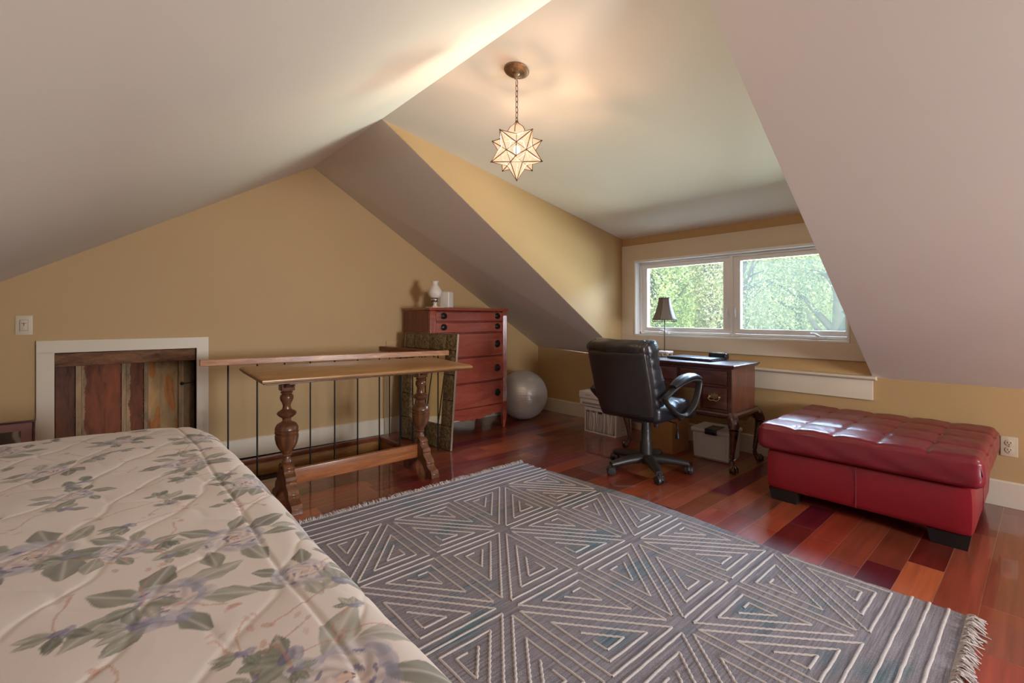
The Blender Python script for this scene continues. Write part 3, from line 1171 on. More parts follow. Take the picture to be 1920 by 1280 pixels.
# ------------------------------------------------------------------ rug
def rug_mats():
    m, nt, bs = new_mat('grey_kilim_weave')
    v = texco(nt, (2.2, 60, 1))
    f = noise(nt, v, 2.2, 6, .65)
    v2 = texco(nt, (1, 2.2, 1))
    g_ = noise(nt, v2, 2.6, 3, .5)
    vw = texco(nt, (1, 1, 1))
    h = noise(nt, vw, 420, 2, .6)
    c1 = ramp(nt, f, [(.30, (.12, .100, .108)), (.5, (.225, .195, .205)), (.72, (.34, .30, .315))])
    c2 = ramp(nt, f, [(.30, (.055, .085, .095)), (.5, (.12, .165, .185)), (.72, (.24, .28, .30))])
    mx = nt.nodes.new('ShaderNodeMix')
    mx.data_type = 'RGBA'
    r = ramp(nt, g_, [(.56, (0, 0, 0)), (.68, (1, 1, 1))])
    nt.links.new(r, mx.inputs[0])
    nt.links.new(c1, mx.inputs[6])
    nt.links.new(c2, mx.inputs[7])
    m3 = nt.nodes.new('ShaderNodeMix')
    m3.data_type = 'RGBA'
    m3.blend_type = 'MULTIPLY'
    m3.inputs[0].default_value = 1
    nt.links.new(mx.outputs[2], m3.inputs[6])
    nt.links.new(ramp(nt, h, [(.35, (.62, .60, .60)), (.6, (1.15, 1.15, 1.15))]), m3.inputs[7])
    nt.links.new(m3.outputs[2], bs.inputs['Base Color'])
    bs.inputs['Roughness'].default_value = .95
    bs.inputs['Sheen Weight'].default_value = .08
    bs.inputs['Specular IOR Level'].default_value = .15
    bump(nt, bs, h, .6, .004)
    return m, plain('cream_wool_yarn', (.50, .44, .41), .95, var=.18, scale=260, bumps=.6, bscale=380, bdist=.003, spec=.1)


M_RUG, M_YARN = rug_mats()
RXL, RYT, RYB_ = -3.175, -1.435, -3.828


def rxr(y):
    ys = [-3.83, -3.5, -3.2, -2.75, -2.36, -1.9, -1.54, -1.43]
    xs = [-1.545, -1.560, -1.555, -1.505, -1.492, -1.525, -1.556, -1.556]
    return float(np.interp(y, ys, xs))


def rug():
    g = MB()
    ny, nx = 120, 80
    zt = .0075

    def P(i, j):
        y = lerp(RYB_, RYT, j / ny)
        x = lerp(RXL, rxr(y) + .0025 * sin(y * 61) + .0015 * sin(y * 173), i / nx)
        z = zt + .0012 * sin(x * 9 + y * 4) * sin(y * 7)
        e = min(i, nx - i, j, ny - j)
        if e == 0:
            z -= .003
        return (x, y, z)
    vs = [P(i, j) for j in range(ny + 1) for i in range(nx + 1)]
    W_ = nx + 1
    fs = [(j * W_ + i, j * W_ + i + 1, (j + 1) * W_ + i + 1, (j + 1) * W_ + i) for j in range(ny) for i in range(nx)]
    nb = len(vs)
    # skirt down to the floor
    per = [i for i in range(W_)] + [j * W_ + nx for j in range(1, ny + 1)] + [ny * W_ + i for i in range(nx - 1, -1, -1)] + [j * W_ for j in range(ny - 1, 0, -1)]
    for k in per:
        x, y, z = vs[k]
        vs.append((x, y, .0008))
    m_ = len(per)
    for k in range(m_):
        fs.append((per[k], nb + k, nb + (k + 1) % m_, per[(k + 1) % m_]))
    fs.append(tuple(nb + k for k in range(m_)))
    g.add(vs, fs, 0)

    def strip(a, b, w=.0098, jag=False):
        a, b = np.array(a, float), np.array(b, float)
        L = np.linalg.norm(b - a)
        if L < .015:
            return
        d = (b - a) / L
        nn2 = np.array((-d[1], d[0]))
        n = max(2, int(L / (.011 if jag else .03)))
        vv = []
        for i in range(n + 1):
            p = a + (b - a) * i / n
            if p[0] < RXL + .004 or p[0] > rxr(p[1]) - .004 or p[1] < RYB_ + .004 or p[1] > RYT - .004:
                pass
            off = nn2 * (.0016 if i % 2 else -.0016) if jag else nn2 * random.uniform(-.0010, .0010)
            p = p + off
            for s2, zz in ((-.5, .0005), (-.22, .0034), (.22, .0034), (.5, .0005)):
                q = p + nn2 * w * s2
                q[0] = min(max(q[0], RXL + .001), rxr(q[1]) - .001)
                vv.append((q[0], q[1], zt + zz + .0012 * sin(q[0] * 9 + q[1] * 4) * sin(q[1] * 7)))
        ff = []
        for i in range(n):
            for k in range(3):
                ff.append((i * 4 + k, i * 4 + k + 1, i * 4 + k + 5, i * 4 + k + 4))
        g.add(vv, ff, 1)

    def tri_inset(A, B, C, t_):
        A, B, C = [np.array(p, float) for p in (A, B, C)]
        a, b, c = np.linalg.norm(B - C), np.linalg.norm(C - A), np.linalg.norm(A - B)
        I = (a * A + b * B + c * C) / (a + b + c)
        s2 = (a + b + c) / 2
        r = sqrt(max(1e-9, s2 * (s2 - a) * (s2 - b) * (s2 - c))) / s2
        k = 1 - t_ / r
        return (I + (A - I) * k, I + (B - I) * k, I + (C - I) * k) if k > .05 else None

    cx = [-3.182, -2.785, -2.385, -1.978, -1.568]
    cy_ = [-1.692, -2.178, -2.682, -3.170, -3.632]
    for ci in range(4):
        for ri in range(4):
            TLc, TRc = (cx[ci], cy_[ri]), (cx[ci + 1], cy_[ri])
            BLc, BRc = (cx[ci], cy_[ri + 1]), (cx[ci + 1], cy_[ri + 1])
            # node (col,row) with col+row odd carries the diagonals
            if (ci + ri) % 2 == 1:
                tris = [(TRc, TLc, BRc), (BLc, TLc, BRc)]
            else:
                tris = [(TLc, TRc, BLc), (BRc, TRc, BLc)]
            for A, B, C in tris:
                # A is the right-angle corner, B-C the diagonal
                prev = None
                for lv, t_ in enumerate((.0185, .061, .099)):
                    T_ = tri_inset(A, B, C, t_)
                    if T_ is None:
                        continue
                    a, b, c = T_
                    if lv < 2:
                        strip(a, b)
                        strip(b, c, jag=True)
                        strip(c, a + (c - a) * .0)
                    else:
                        strip(b, c, jag=True)
                        strip(c, a)
                        strip(a, a + (b - a) * .5)
    for y in (-1.488, -1.548, -1.612, -3.672, -3.722, -3.776):
        strip((RXL + .002, y), (rxr(y) - .003, y), .0105)
    strip((RXL + .002, -1.662), (rxr(-1.66) - .003, -1.662), .010)
    o = g.build('area_rug', [M_RUG, M_YARN], None, 50)
    tag(o, 'grey flat-woven rug with cream geometric lines and fringed ends', 'rug')
    fr = MB()
    for side in (0, 1):
        y0 = RYT if side == 0 else RYB_
        sgn = 1 if side == 0 else -1
        x = RXL + .004
        while x < rxr(y0) - .002:
            L = random.uniform(.022, .052) if side == 0 else random.uniform(.025, .055)
            if random.random() < .06:
                L *= 1.5
            dx = random.uniform(-.02, .02)
            k = random.uniform(-.01, .01)
            z1 = random.uniform(.004, .020)
            pts = smoothpath([(x, y0 - sgn * .003, .0065), (x + dx * .3 + k, y0 + sgn * L * .4, .004 + z1), (x + dx, y0 + sgn * L, .003), ], 3)
            fr.tube(pts, [.0026] * (len(pts) - 1) + [.0018], 4)
            x += random.uniform(.0028, .0052)
    f = fr.build('fringe', M_YARN, o, None)
    f['kind'] = 'stuff'


rug()

# ------------------------------------------------------------------ red leather ottoman
def leather(name, c, rough=.33, var=.12, coat=.15):
    m, nt, bs = new_mat(name)
    v = texco(nt)
    f = noise(nt, v, 5, 5)
    nt.links.new(ramp(nt, f, [(.3, tuple(a * (1 - var) for a in c)), (.7, tuple(a * (1 + var) for a in c))]), bs.inputs['Base Color'])
    bs.inputs['Roughness'].default_value = rough
    bs.inputs['Coat Weight'].default_value = coat
    bs.inputs['Coat Roughness'].default_value = .25
    vo = nt.nodes.new('ShaderNodeTexVoronoi')
    vo.inputs['Scale'].default_value = 220
    nt.links.new(v, vo.inputs['Vector'])
    bump(nt, bs, vo.outputs[0], .12, .0015)
    return m


M_RED = leather('red_leather', (.215, .004, .011), .42, .12, .04)
M_REDT = leather('worn_red_leather_top', (.18, .010, .020), .36, .12, .1)
ot = thing('ottoman', 'large square red leather ottoman with tufted top beside the wall', 'ottoman', (-.485, -3.345, 0))
OBX, OBY = .425, .445
bs_ = MB()


def basedisp(p, nn):
    return nn * (.006 * (1 - (p.z / .115) ** 2) if abs(nn.z) < .3 else 0)


bs_.soft((0, 0, .187), (OBX * 2, OBY * 2, .235), .022, 16, disp=basedisp)
base_o = bs_.build('base', M_RED, ot, 60)
for (a, b) in (((-OBX - .0062, 0, .078), (-OBX - .0062, 0, .296)), ((0, -OBY - .0062, .078), (0, -OBY - .0062, .296)), ((0, OBY + .0062, .078), (0, OBY + .0062, .296))):
    MB().tube([a, ((a[0] + b[0]) / 2, (a[1] + b[1]) / 2, .187), b], .0016, 6).build('seam', M_REDT, base_o, 60)
LX, LY = .462, .478


def liddisp(p, nn):
    d = Vector((0, 0, 0))
    if nn.z > .25:
        # tufted squares: 4 along x, 5 along y
        u = (p.x / LX + 1) / 2 * 4
        w = (p.y / LY + 1) / 2 * 5
        du = abs(u - round(u)) if 0.5 < u < 3.5 else .5
        dw = abs(w - round(w)) if 0.5 < w < 4.5 else .5
        a = math.exp(-(du / .075) ** 2)
        b = math.exp(-(dw / .075) ** 2)
        dome = .010 * (1 - (p.x / LX) ** 2) * (1 - (p.y / LY) ** 2)
        puff = .008 * min(1, (du / .5) ** .6) * min(1, (dw / .5) ** .6)
        wr = .002 * sin(p.x * 47 + 3 * sin(p.y * 23)) * sin(p.y * 39)
        d.z += dome + puff - .0045 * max(a, b) - .008 * (a * b) + wr * .7
    elif abs(nn.z) < .4:
        d += nn * (.012 * (1 - (p.z / .08) ** 2) + .0025 * sin(p.x * 30 + p.y * 27) * sin(p.z * 60))
    return d


ld = MB()
ld.soft((0, 0, .378), (LX * 2, LY * 2, .145), .030, 110, disp=liddisp)
lid = ld.build('cushion_lid', M_REDT, ot, 70)
pp = MB()
zz = .428
ring = []
for (ax, ay, bx, by) in ((-1, -1, 1, -1), (1, -1, 1, 1), (1, 1, -1, 1), (-1, 1, -1, -1)):
    for i in range(14):
        t_ = .03 + .94 * i / 13
        x, y = lerp(ax, bx, t_), lerp(ay, by, t_)
        ring.append((x * (LX - .0015), y * (LY - .0015), zz + .0015 * sin(i * 2.1)))
pp.tube(ring, .0042, 6, closed=True)
for sx in (-1, 1):
    for sy in (-1, 1):
        pp.tube([(sx * (LX - .006), sy * (LY - .006), .425), (sx * (LX + .001), sy * (LY + .001), .375), (sx * (LX - .006), sy * (LY - .006), .325)], .003, 6)
pp.build('piping', M_RED, lid, 60)
for i in range(1, 4):
    for j in range(1, 5):
        x, y = -LX + 2 * LX * i / 4, -LY + 2 * LY * j / 5
        MB().lathe([(.009, 0), (.008, .003), (.005, .005), (.001, .006)], 12, 0, Matrix.Translation((x, y, .4545 - .003))).build('button', M_REDT, lid, 60)
# peeled patches in the leather
pt_ = MB()
for (x, y, r1, r2, a) in ((-.13, .33, .018, .010, .4), (-.22, .20, .022, .006, -.6), (.02, -.03, .013, .006, .9)):
    ring = [(x + r1 * cos(q) * cos(a) - r2 * sin(q) * sin(a), y + r1 * cos(q) * sin(a) + r2 * sin(q) * cos(a)) for q in np.linspace(0, 2 * pi, 12, endpoint=False)]
W_BLK = plain('black_stained_wood', (.010, .008, .008), .45)
for sx in (-1, 1):
    for sy in (-1, 1):
        cxf, cyf = sx * (OBX - .075), sy * (OBY - .085)
        vs = [(cxf + a * .052, cyf + b * .066, 0) for a, b in ((-1, -1), (1, -1), (1, 1), (-1, 1))] + [(cxf + a * .062, cyf + b * .078, .072) for a, b in ((-1, -1), (1, -1), (1, 1), (-1, 1))]
        MB().add(vs, [(0, 1, 2, 3), (7, 6, 5, 4), (0, 4, 5, 1), (1, 5, 6, 2), (2, 6, 7, 3), (3, 7, 4, 0)]).build('foot', W_BLK, ot)

# ------------------------------------------------------------------ desk
W_DK = wood('dark_cherry_desk', (.028, .009, .007), (.095, .028, .019), .26, (12, 2, 12), 3, .4)
W_DKV = wood('dark_cherry_desk_side', (.055, .016, .010), (.16, .048, .028), .3, (12, 12, 1.5), 3, .35)
W_DKT = wood('polished_desk_top', (.035, .012, .014), (.10, .035, .030), .36, (12, 2, 12), 3, .2, .0)
dkx, dky = -.405, -2.13
dk = thing('writing_desk', 'dark cherry kneehole desk on claw-foot cabriole legs below the window', 'desk', (dkx, dky, 0))
hx, hy = .195, .425       # half depth (x), half width (y)
tpm = MB()
lay = [(.722, .006), (.727, .016), (.735, .020), (.741, .026), (.748, .027), (.752, .022)]
vs, fs = [], []
for z, o_ in lay:
    for sx, sy in ((-1, -1), (1, -1), (1, 1), (-1, 1)):
        vs.append((sx * (hx + o_), sy * (hy + o_), z))
for j in range(len(lay) - 1):
    for i in range(4):
        a, b = j * 4 + i, j * 4 + (i + 1) % 4
        fs.append((a, b, b + 4, a + 4))
fs += [(3, 2, 1, 0), tuple(range((len(lay) - 1) * 4, len(lay) * 4))]
tpm.add(vs, fs).build('desktop', W_DKT, dk, 30)
cm = MB()
cm.box((-hx + .012, -hy + .012, .585), (hx, hy - .012, .722))
for sy in (-1, 1):
    y0, y1 = sorted((sy * hy, sy * (hy - .235)))
    cm.box((-hx + .012, y0 + (.012 if sy < 0 else 0), .415), (hx, y1 - (.012 if sy > 0 else 0), .586))
cm.build('carcass', W_DKV, dk)
for sy in (-1, 1):
    y0, y1 = sorted((sy * hy, sy * (hy - .0125)))
    MB().box((-hx + .012, y0, .412), (hx, y1, .722)).build('side_panel', W_DKV, dk)
# face frame
ff = MB()
xf0, xf1 = -hx, -hx + .0125
for y0, y1, z0, z1 in ((-hy, -hy + .03, .412, .722), (hy - .03, hy, .412, .722), (-hy + .03, hy - .03, .708, .722), (-hy + .03, hy - .03, .588, .604),
                       (-hy + .215, -hy + .235, .412, .588), (hy - .235, hy - .215, .412, .588), (-hy + .03, -hy + .215, .412, .428), (hy - .215, hy - .03, .412, .428), (-.01 - .02, .01 - .02, .604, .708), (-hy + .235, hy - .235, .560, .588)):
    ff.box((xf0, y0, z0), (xf1, y1, z1), bev=.001, seg=1)
ff.build('face_frame', W_DK, dk)


def bail(par, x, y, z, s_=1.0):
    m = MB()
    pts = [(-.040, 0), (-.034, .012), (-.024, .008), (-.018, .020), (-.008, .014), (0, .026), (.008, .014), (.018, .020), (.024, .008), (.034, .012), (.040, 0), (.030, -.010), (.016, -.006), (0, -.014), (-.016, -.006), (-.030, -.010)]
    m.prism([(a * s_, b * s_) for a, b in pts], 0, .002, 0, Matrix.Translation((x - .0022, y, z)) @ RYZ)
    m.tube(smoothpath([(x - .006, y - .028 * s_, z - .002), (x - .014, y - .031 * s_, z - .012), (x - .016, y - .018 * s_, z - .025), (x - .016, y, z - .022), (x - .016, y + .018 * s_, z - .025), (x - .014, y + .031 * s_, z - .012), (x - .006, y + .028 * s_, z - .002)], 5), .0026, 6)
    for q in (-.028, .028):
        m.lathe([(.005, 0), (.006, .004), (.002, .008)], 10, 0, Matrix.Translation((x - .002, y + q * s_, z)) @ Matrix.Rotation(-pi / 2, 4, 'Y'))
    m.build('bail_pull', M_BRASS, par)


for (y0, y1, z0, z1) in ((-hy + .034, -.034, .607, .705), (-.006, hy - .034, .607, .705), (-hy + .034, -hy + .211, .431, .585), (hy - .211, hy - .034, .431, .585)):
    d = MB()
    d.box((-hx - .006, y0, z0), (-hx + .010, y1, z1), bev=.004)
    o = d.build('drawer', W_DK, dk)
    if z0 < .5:
        bail(o, -hx - .006, (y0 + y1) / 2, (z0 + z1) / 2 + .008, 1.25)
# base moulding: rounded rail with knees and a scalloped apron
for sy in (-1, 1):
    bmz = MB()
    bmz.tube([(-hx - .012, sy * (hy + .010), .392), (-hx - .012, sy * (hy - .245), .392)], .024, 12, flat=.95)
    bmz.tube([(-hx - .012, sy * (hy + .010), .392), (hx + .012, sy * (hy + .010), .392)], .024, 12, flat=.95)
    pa = [(-hx, .385), (-hx, .345), (-hx + .05, .335), (-hx + .08, .355), (-hx + .13, .352), (0, .335), (hx - .13, .352), (hx - .08, .355), (hx - .05, .335), (hx, .345), (hx, .385)]
    bmz.prism(pa, sy * (hy + .004) - .009, sy * (hy + .004) + .009, 0, Matrix(((1, 0, 0, 0), (0, 0, 1, 0), (0, 1, 0, 0), (0, 0, 0, 1))))
    bmz.build('base_moulding', W_DK, dk, 50)
    for sx in (-1, 1):
        kx, ky = sx * (hx - .012), sy * (hy - .012)
        dx, dy = sx * .7071, sy * .7071
        cen = [(.005, .400, .036), (.034, .365, .040), (.052, .325, .036), (.050, .280, .029), (.036, .210, .022), (.022, .140, .0165), (.016, .085, .015), (.024, .050, .0155), (.036, .034, .020)]
        pts = smoothpath([(kx + dx * a, ky + dy * a, z) for a, z, r in cen], 4)
        rs = [float(np.interp(i / (len(pts) - 1), np.linspace(0, 1, len(cen)), [r for _, _, r in cen])) for i in range(len(pts))]
        lg = MB()
        lg.tube(pts, rs, 16, up=(0.01, 0.02, 1))
        l = lg.build('leg', W_DK, dk, 60)
        cl = MB()
        fx, fy = kx + dx * .046, ky + dy * .046
        cl.lathe([(max(.0006, .027 * cos(a)), .027 + .027 * sin(a)) for a in np.linspace(-pi / 2, pi / 2, 12)], 18, 0, Matrix.Translation((fx, fy, 0)))
        for q in range(4):
            aa = atan2(dy, dx) + radians(-75 + 50 * q)
            cl.tube(smoothpath([(fx + .010 * cos(aa), fy + .010 * sin(aa), .052), (fx + .024 * cos(aa), fy + .024 * sin(aa), .040), (fx + .028 * cos(aa), fy + .028 * sin(aa), .022), (fx + .024 * cos(aa), fy + .024 * sin(aa), .006)], 4), [.007] * 8 + [.005] * 5, 8)
        cl.build('claw_foot', W_DK, l, 60)
DT = .7525
# desk lamp
M_LBASE = plain('pale_marble_base', (.60, .52, .50), .3, var=.1, scale=20)
M_SHADE = plain('taupe_silk_shade', (.19, .155, .135), .7, var=.08, scale=40, sheen=.3, stretch=(1, 1, .2))
dl = thing('table_lamp', 'slim table lamp with taupe bell shade and beaded fringe on desk', 'lamp', (-.30, -1.853, DT), radians(8))
lb = MB()
lb.box((-.055, -.055, .030), (.055, .055, .046), bev=.004)
for a in (-1, 1):
    for b in (-1, 1):
        lb.box((a * .042 - .007, b * .042 - .007, 0), (a * .042 + .007, b * .042 + .007, .031))
lb.build('base', M_LBASE, dl)
MB().cyl((0, 0, .045), (0, 0, .50), .0042, n=12).build('pole', plain('dark_steel', (.05, .045, .045), .3, .9), dl)


def bell(u, v):
    r = .047 + .050 * (1 - v) ** 1.7
    z = .315 + .185 * v
    a = 2 * pi * u
    k_ = 1 + .03 * cos(6 * a) - .0
    return (r * k_ * cos(a), r * k_ * sin(a), z)


shd = MB().grid(72, 16, bell, closed_u=True).build('lamp_shade', M_SHADE, dl, 70)
s_ = shd.modifiers.new('solid', 'SOLIDIFY')
s_.thickness = .0016
M_DKT = plain('dark_brown_braid', (.035, .025, .02), .7)
rib = MB()
for k in range(6):
    a = 2 * pi * k / 6
    rib.tube([tuple(Vector(bell(k / 6, v)) * 1.0) for v in np.linspace(0, 1, 10)], .0020, 6)
for v in (0, 1):
    rib.tube([bell(u, v) for u in np.linspace(0, 1, 48, endpoint=False)], .0026, 6, closed=True)
rib.build('trim_braid', M_DKT, shd, 60)
fg = MB()
for k in range(56):
    u = k / 56
    x, y, z = bell(u, 0)
    fg.cyl((x, y, z), (x, y, z - .014), .0008, n=5)
    fg.lathe([(.0008, -.0035), (.0035, 0), (.0008, .0035)], 7, 0, Matrix.Translation((x, y, z - .017)))
f_ = fg.build('bead_fringe', M_DKT, shd, 60)
f_['kind'] = 'stuff'
# laptop
M_LAP = plain('blue_grey_laptop', (.045, .05, .085), .28, .5, var=.03)
lp = thing('laptop', 'closed slim dark laptop lying on the desk top', 'laptop', (-.355, -2.162, DT), radians(-3))
MB().box((-.115, -.187, .003), (.115, .187, .015), bev=.003).build('base', M_LAP, lp)
MB().box((-.115, -.187, .0155), (.115, .187, .021), bev=.002).build('lid', M_LAP, lp)
pt_ = MB()
for k in range(4):
    pt_.box((-.085 + k * .035, -.1882, .006), (-.065 + k * .035, -.1872, .011))
pt_.build('ports', plain('port_silver', (.5, .5, .5), .3, .8), lp)
# clock
ck = thing('alarm_clock', 'small black clock radio at the back of the desk', 'clock', (-.235, -2.29, DT), radians(-4))
MB().box((-.028, -.072, .004), (.028, .072, .052), bev=.010, seg=3).build('case', plain('glossy_black_plastic', (.012, .012, .014), .2), ck)
MB().box((-.0295, -.05, .014), (-.0278, .05, .040)).build('display', plain('dark_green_display', (.01, .03, .025), .15), ck)
MB().tube([(0.0, -.05, .052), (0.0, .05, .052)], .004, 8).build('snooze_bar', M_SILV, ck)
bc = MB().tube(smoothpath([(-.20, -1.96, DT + .004), (-.215, -2.0, DT + .008), (-.225, -2.05, DT + .018), (-.22, -2.075, DT + .004)], 6), .0035).build('power_cable', M_BLACKM, None)
tag(bc, 'short black cable loop lying behind the laptop on desk', 'cable')

# ------------------------------------------------------------------ office chair
M_LB = leather('dark_brown_black_leather', (.024, .018, .016), .36, .15, .15)
M_LF = leather('black_leather_front', (.014, .014, .018), .34, .1, .15)
M_PLA = plain('charcoal_plastic', (.024, .020, .018), .42, var=.1)
chair = thing('office_chair', 'black leather swivel office chair with padded arms facing the desk', 'office chair', (-1.005, -2.128, 0), radians(-1))
bm2 = MB()
bm2.lathe([(.040, .055), (.044, .075), (.044, .105), (.030, .118)], 28)
bm2.build('hub', M_PLA, chair)
for k in range(5):
    a = radians(14 + 72 * k + 1)
    ar = MB()
    c_, s2 = cos(a), sin(a)
    pts = [(.03 * c_, .03 * s2, .090), (.14 * c_, .14 * s2, .088), (.25 * c_, .25 * s2, .076), (.285 * c_, .285 * s2, .070)]
    ar.tube(pts, [.042, .037, .028, .024], 12, flat=.8)
    arm = ar.build('base_arm', M_PLA, chair, 60)
    cs_ = MB()
    ex_, ey_ = .285 * c_, .285 * s2
    cs_.cyl((ex_, ey_, .045), (ex_, ey_, .072), .008, n=10)
    ca_ = a + radians(60 + 50 * k)
    ox_, oy_ = -sin(ca_), cos(ca_)
    for sg in (-1, 1):
        m_ = Matrix.Translation((ex_ + ox_ * sg * .006, ey_ + oy_ * sg * .006, .0292)) @ Matrix.Rotation(atan2(oy_ * sg, ox_ * sg), 4, 'Z') @ Matrix.Rotation(pi / 2, 4, 'Y')
        cs_.lathe([(.029, 0), (.029, .017), (.025, .023), (.010, .024)], 22, 0, m_)
    cs_.tube([(ex_ + .030 * cos(q) * cos(ca_), ey_ + .030 * cos(q) * sin(ca_), .0275 + .030 * sin(q)) for q in np.linspace(.2, pi - .2, 9)], .006, 8, flat=1.6, up=(ox_, oy_, 0))
    cs_.build('caster', M_PLA, chair, 50)
gc = MB()
gc.lathe([(.045, .10), (.042, .19), (.040, .21), (.036, .215), (.035, .27), (.030, .34), (.030, .372)], 26)
gc.build('gas_lift', M_PLA, chair, 45)
me_ = MB()
me_.box((-.10, -.055, .352), (.13, .055, .388), bev=.01)
me_.lathe([(.017, .318), (.019, .322), (.019, .354)], 18, 0, Matrix.Translation((.012, -.075, 0)))
mech = me_.build('tilt_mechanism', M_PLA, chair, 45)
lv = MB()
lv.tube(smoothpath([(.02, -.05, .372), (.03, -.15, .372), (.03, -.215, .366), (.03, -.228, .345), (.03, -.228, .31)], 6), .0045, 8)
lv.lathe([(.006, .262), (.014, .266), (.013, .285), (.007, .300), (.006, .318)], 14, 0, Matrix.Translation((.03, -.228, 0)))
lv.build('height_lever', M_BLACKM, mech, 50)
# seat


def seatdisp(p, nn):
    d = Vector((0, 0, 0))
    if nn.z > .2:
        d.z += .018 * (1 - (p.y / .26) ** 2) - .02 * math.exp(-((p.x + .02) / .02) ** 2)
        d.z += .003 * sin(p.x * 60) * sin(p.y * 25 + 1)
    if p.x > .15:
        d.z -= (p.x - .15) * .35
    return d


se = MB()
se.soft((.015, 0, .452), (.49, .49, .120), .045, 30, disp=seatdisp)
se.build('seat', M_LF, chair, 70)
# back: local frame leaning backwards
BK = Matrix.Translation((-.205, 0, .412)) @ Matrix.Rotation(radians(-16), 4, 'Y')


def backdisp(p, nn):
    d = Vector((0, 0, 0))
    # p.z from -.26 .. .26 ; front is +x
    if nn.x > .3:
        d.x += .022 * math.exp(-((p.z + .10) / .10) ** 2) + .016 * math.exp(-((p.z - .20) / .07) ** 2)
        d.x -= .012 * math.exp(-((p.z - .08) / .02) ** 2)
        d.x += .004 * sin(p.y * 40) * sin(p.z * 22)
    # waist: narrower bottom, slight curve in plan (wraps forward)
    d.x += .030 * (p.y / .25) ** 2
    k_ = 1 - .10 * max(0, -p.z / .26) ** 2
    d.y += p.y * (k_ - 1)
    if abs(nn.y) > .3:
        d.y += math.copysign(.006 * sin(p.z * 45), p.y)
    return d


bkm = MB()
bkm.soft((.03, 0, .287), (.125, .498, .490), .048, 30, mat=BK, disp=backdisp)
back = bkm.build('backrest', M_LF, chair, 70)


def shelldisp(p, nn):
    d = Vector((.030 * (p.y / .25) ** 2, 0, 0))
    k_ = 1 - .10 * max(0, -p.z / .24) ** 2
    d.y += p.y * (k_ - 1)
    if nn.z < -.2:
        d.z += .022 * (p.y / .24) ** 2
    if nn.x < -.3:
        d.x -= .010 * (1 - (p.y / .25) ** 2) * (1 - (p.z / .25) ** 2)
    return d


shm = MB()
shm.soft((-.040, 0, .255), (.038, .470, .455), .017, 24, mat=BK, disp=shelldisp)
shell = shm.build('back_panel', M_LB, chair, 70)
pm = MB()
prg = []
for (a, b, c, d, n_) in ((-.225, .045, -.225, .455, 14), (-.215, .470, .215, .470, 14), (.225, .455, .225, .045, 14), (.195, .030, -.195, .030, 14)):
    for i in range(n_):
        t_ = i / (n_ - 1)
        y, z = lerp(a, c, t_), lerp(b, d, t_)
        q_ = z - .238
        k_ = 1 - .10 * max(0, -q_ / .24) ** 2
        zz = z + (.022 * (y / .24) ** 2 if z < .05 else 0)
        prg.append(BK @ Vector((-.026 + .030 * (y / .25) ** 2, y * k_ * 1.03, zz)))
pm.tube(prg, .0045, 8, closed=True, up=(1, 0, 0))
pm.build('piping', M_LF, shell, 60)
# rolled top cushion with gathers


def rolld(p, nn):
    k_ = max(0, abs(p.y) / .25 - .55)
    return nn * (.006 * sin(p.y * 160) * k_ * 2 + .003 * sin(p.y * 31)) + Vector((.030 * (p.y / .25) ** 2, 0, -.02 * (p.y / .26) ** 4))


rl = MB()
rl.soft((.000, 0, .502), (.115, .496, .080), .038, 40, mat=BK, disp=rolld)
rl.build('headrest_roll', M_LB, chair, 70)
for sy in (-1, 1):
    yy = sy * .288
    am = MB()
    # hooped arm frame in the x-z plane
    loop = smoothpath([(-.145, .560), (-.075, .600), (.02, .640), (.12, .652), (.185, .640), (.195, .600), (.170, .540), (.13, .470), (.085, .420), (.02, .392), (-.05, .410), (-.12, .445), (-.165, .500), (-.165, .545)], 5)
    pts = [(p[0], yy, p[1]) for p in [(q.x, q.y) for q in [Vector((a.x, a.y, 0)) for a in loop]]] if False else None
    loop = smoothpath([(-.235, 0, .572), (-.15, 0, .612), (-.04, 0, .648), (.08, 0, .664), (.170, 0, .656), (.196, 0, .636), (.172, 0, .560), (.135, 0, .500), (.085, 0, .455), (.03, 0, .432), (-.05, 0, .446), (-.13, 0, .480), (-.185, 0, .520), (-.222, 0, .552)], 5)
    wd = []
    am.tube([(p.x, yy + sy * (.006 - .022 * max(0, (.49 - p.z) / .06) * .6), p.z) for p in loop], .0115, 10, closed=True, flat=2.1, up=(0, 1, 0))
    am.tube([(-.06, yy - sy * .01, .446), (.03, yy - sy * .04, .400), (.09, yy - sy * .01, .452)], .016, 8, flat=.7)
    fr_ = am.build('armrest_frame', M_PLA, chair, 60)
    pdm = MB()
    pts = smoothpath([(-.13, yy, .636), (-.06, yy, .664), (.03, yy, .684), (.12, yy, .686), (.200, yy, .666)], 6)
    L = len(pts)
    pdm.tube(pts, [.024 + .018 * sin(pi * min(1, (i + 1.5) / (L + 2))) for i in range(L)], 14, flat=.62)
    pdm.build('armrest_pad', M_LF, chair, 60)

# ------------------------------------------------------------------ boxes and printer below and beside the desk
M_PAPER = plain('white_paper', (.60, .54, .50), .7, var=.05)
M_CLEAR = glass_mat('clear_plastic_side', (.93, .92, .90), .10, (.6, .55, .5))
M_FBOX = plain('white_file_box', (.58, .51, .47), .5, var=.03)
fb = thing('file_box', 'open-front white file box packed with papers below the printer', 'box', (-.325, -1.272, 0))
bx = MB()
for lo, hi in (((-.115, -.183, 0), (.115, .183, .006)), ((-.115, -.183, .226), (.115, .183, .232)), ((-.115, -.183, .006), (.115, -.176, .226)), ((-.115, .176, .006), (.115, .183, .226)), ((.109, -.176, .006), (.115, .176, .226)),
               ((-.117, -.183, .205), (-.115, .183, .232)), ((-.117, -.183, 0), (-.115, .183, .012)), ((-.117, -.183, .012), (-.115, -.168, .205)), ((-.117, .168, .012), (-.115, .183, .205))):
    bx.box(lo, hi)
bx.build('body', M_FBOX, fb)
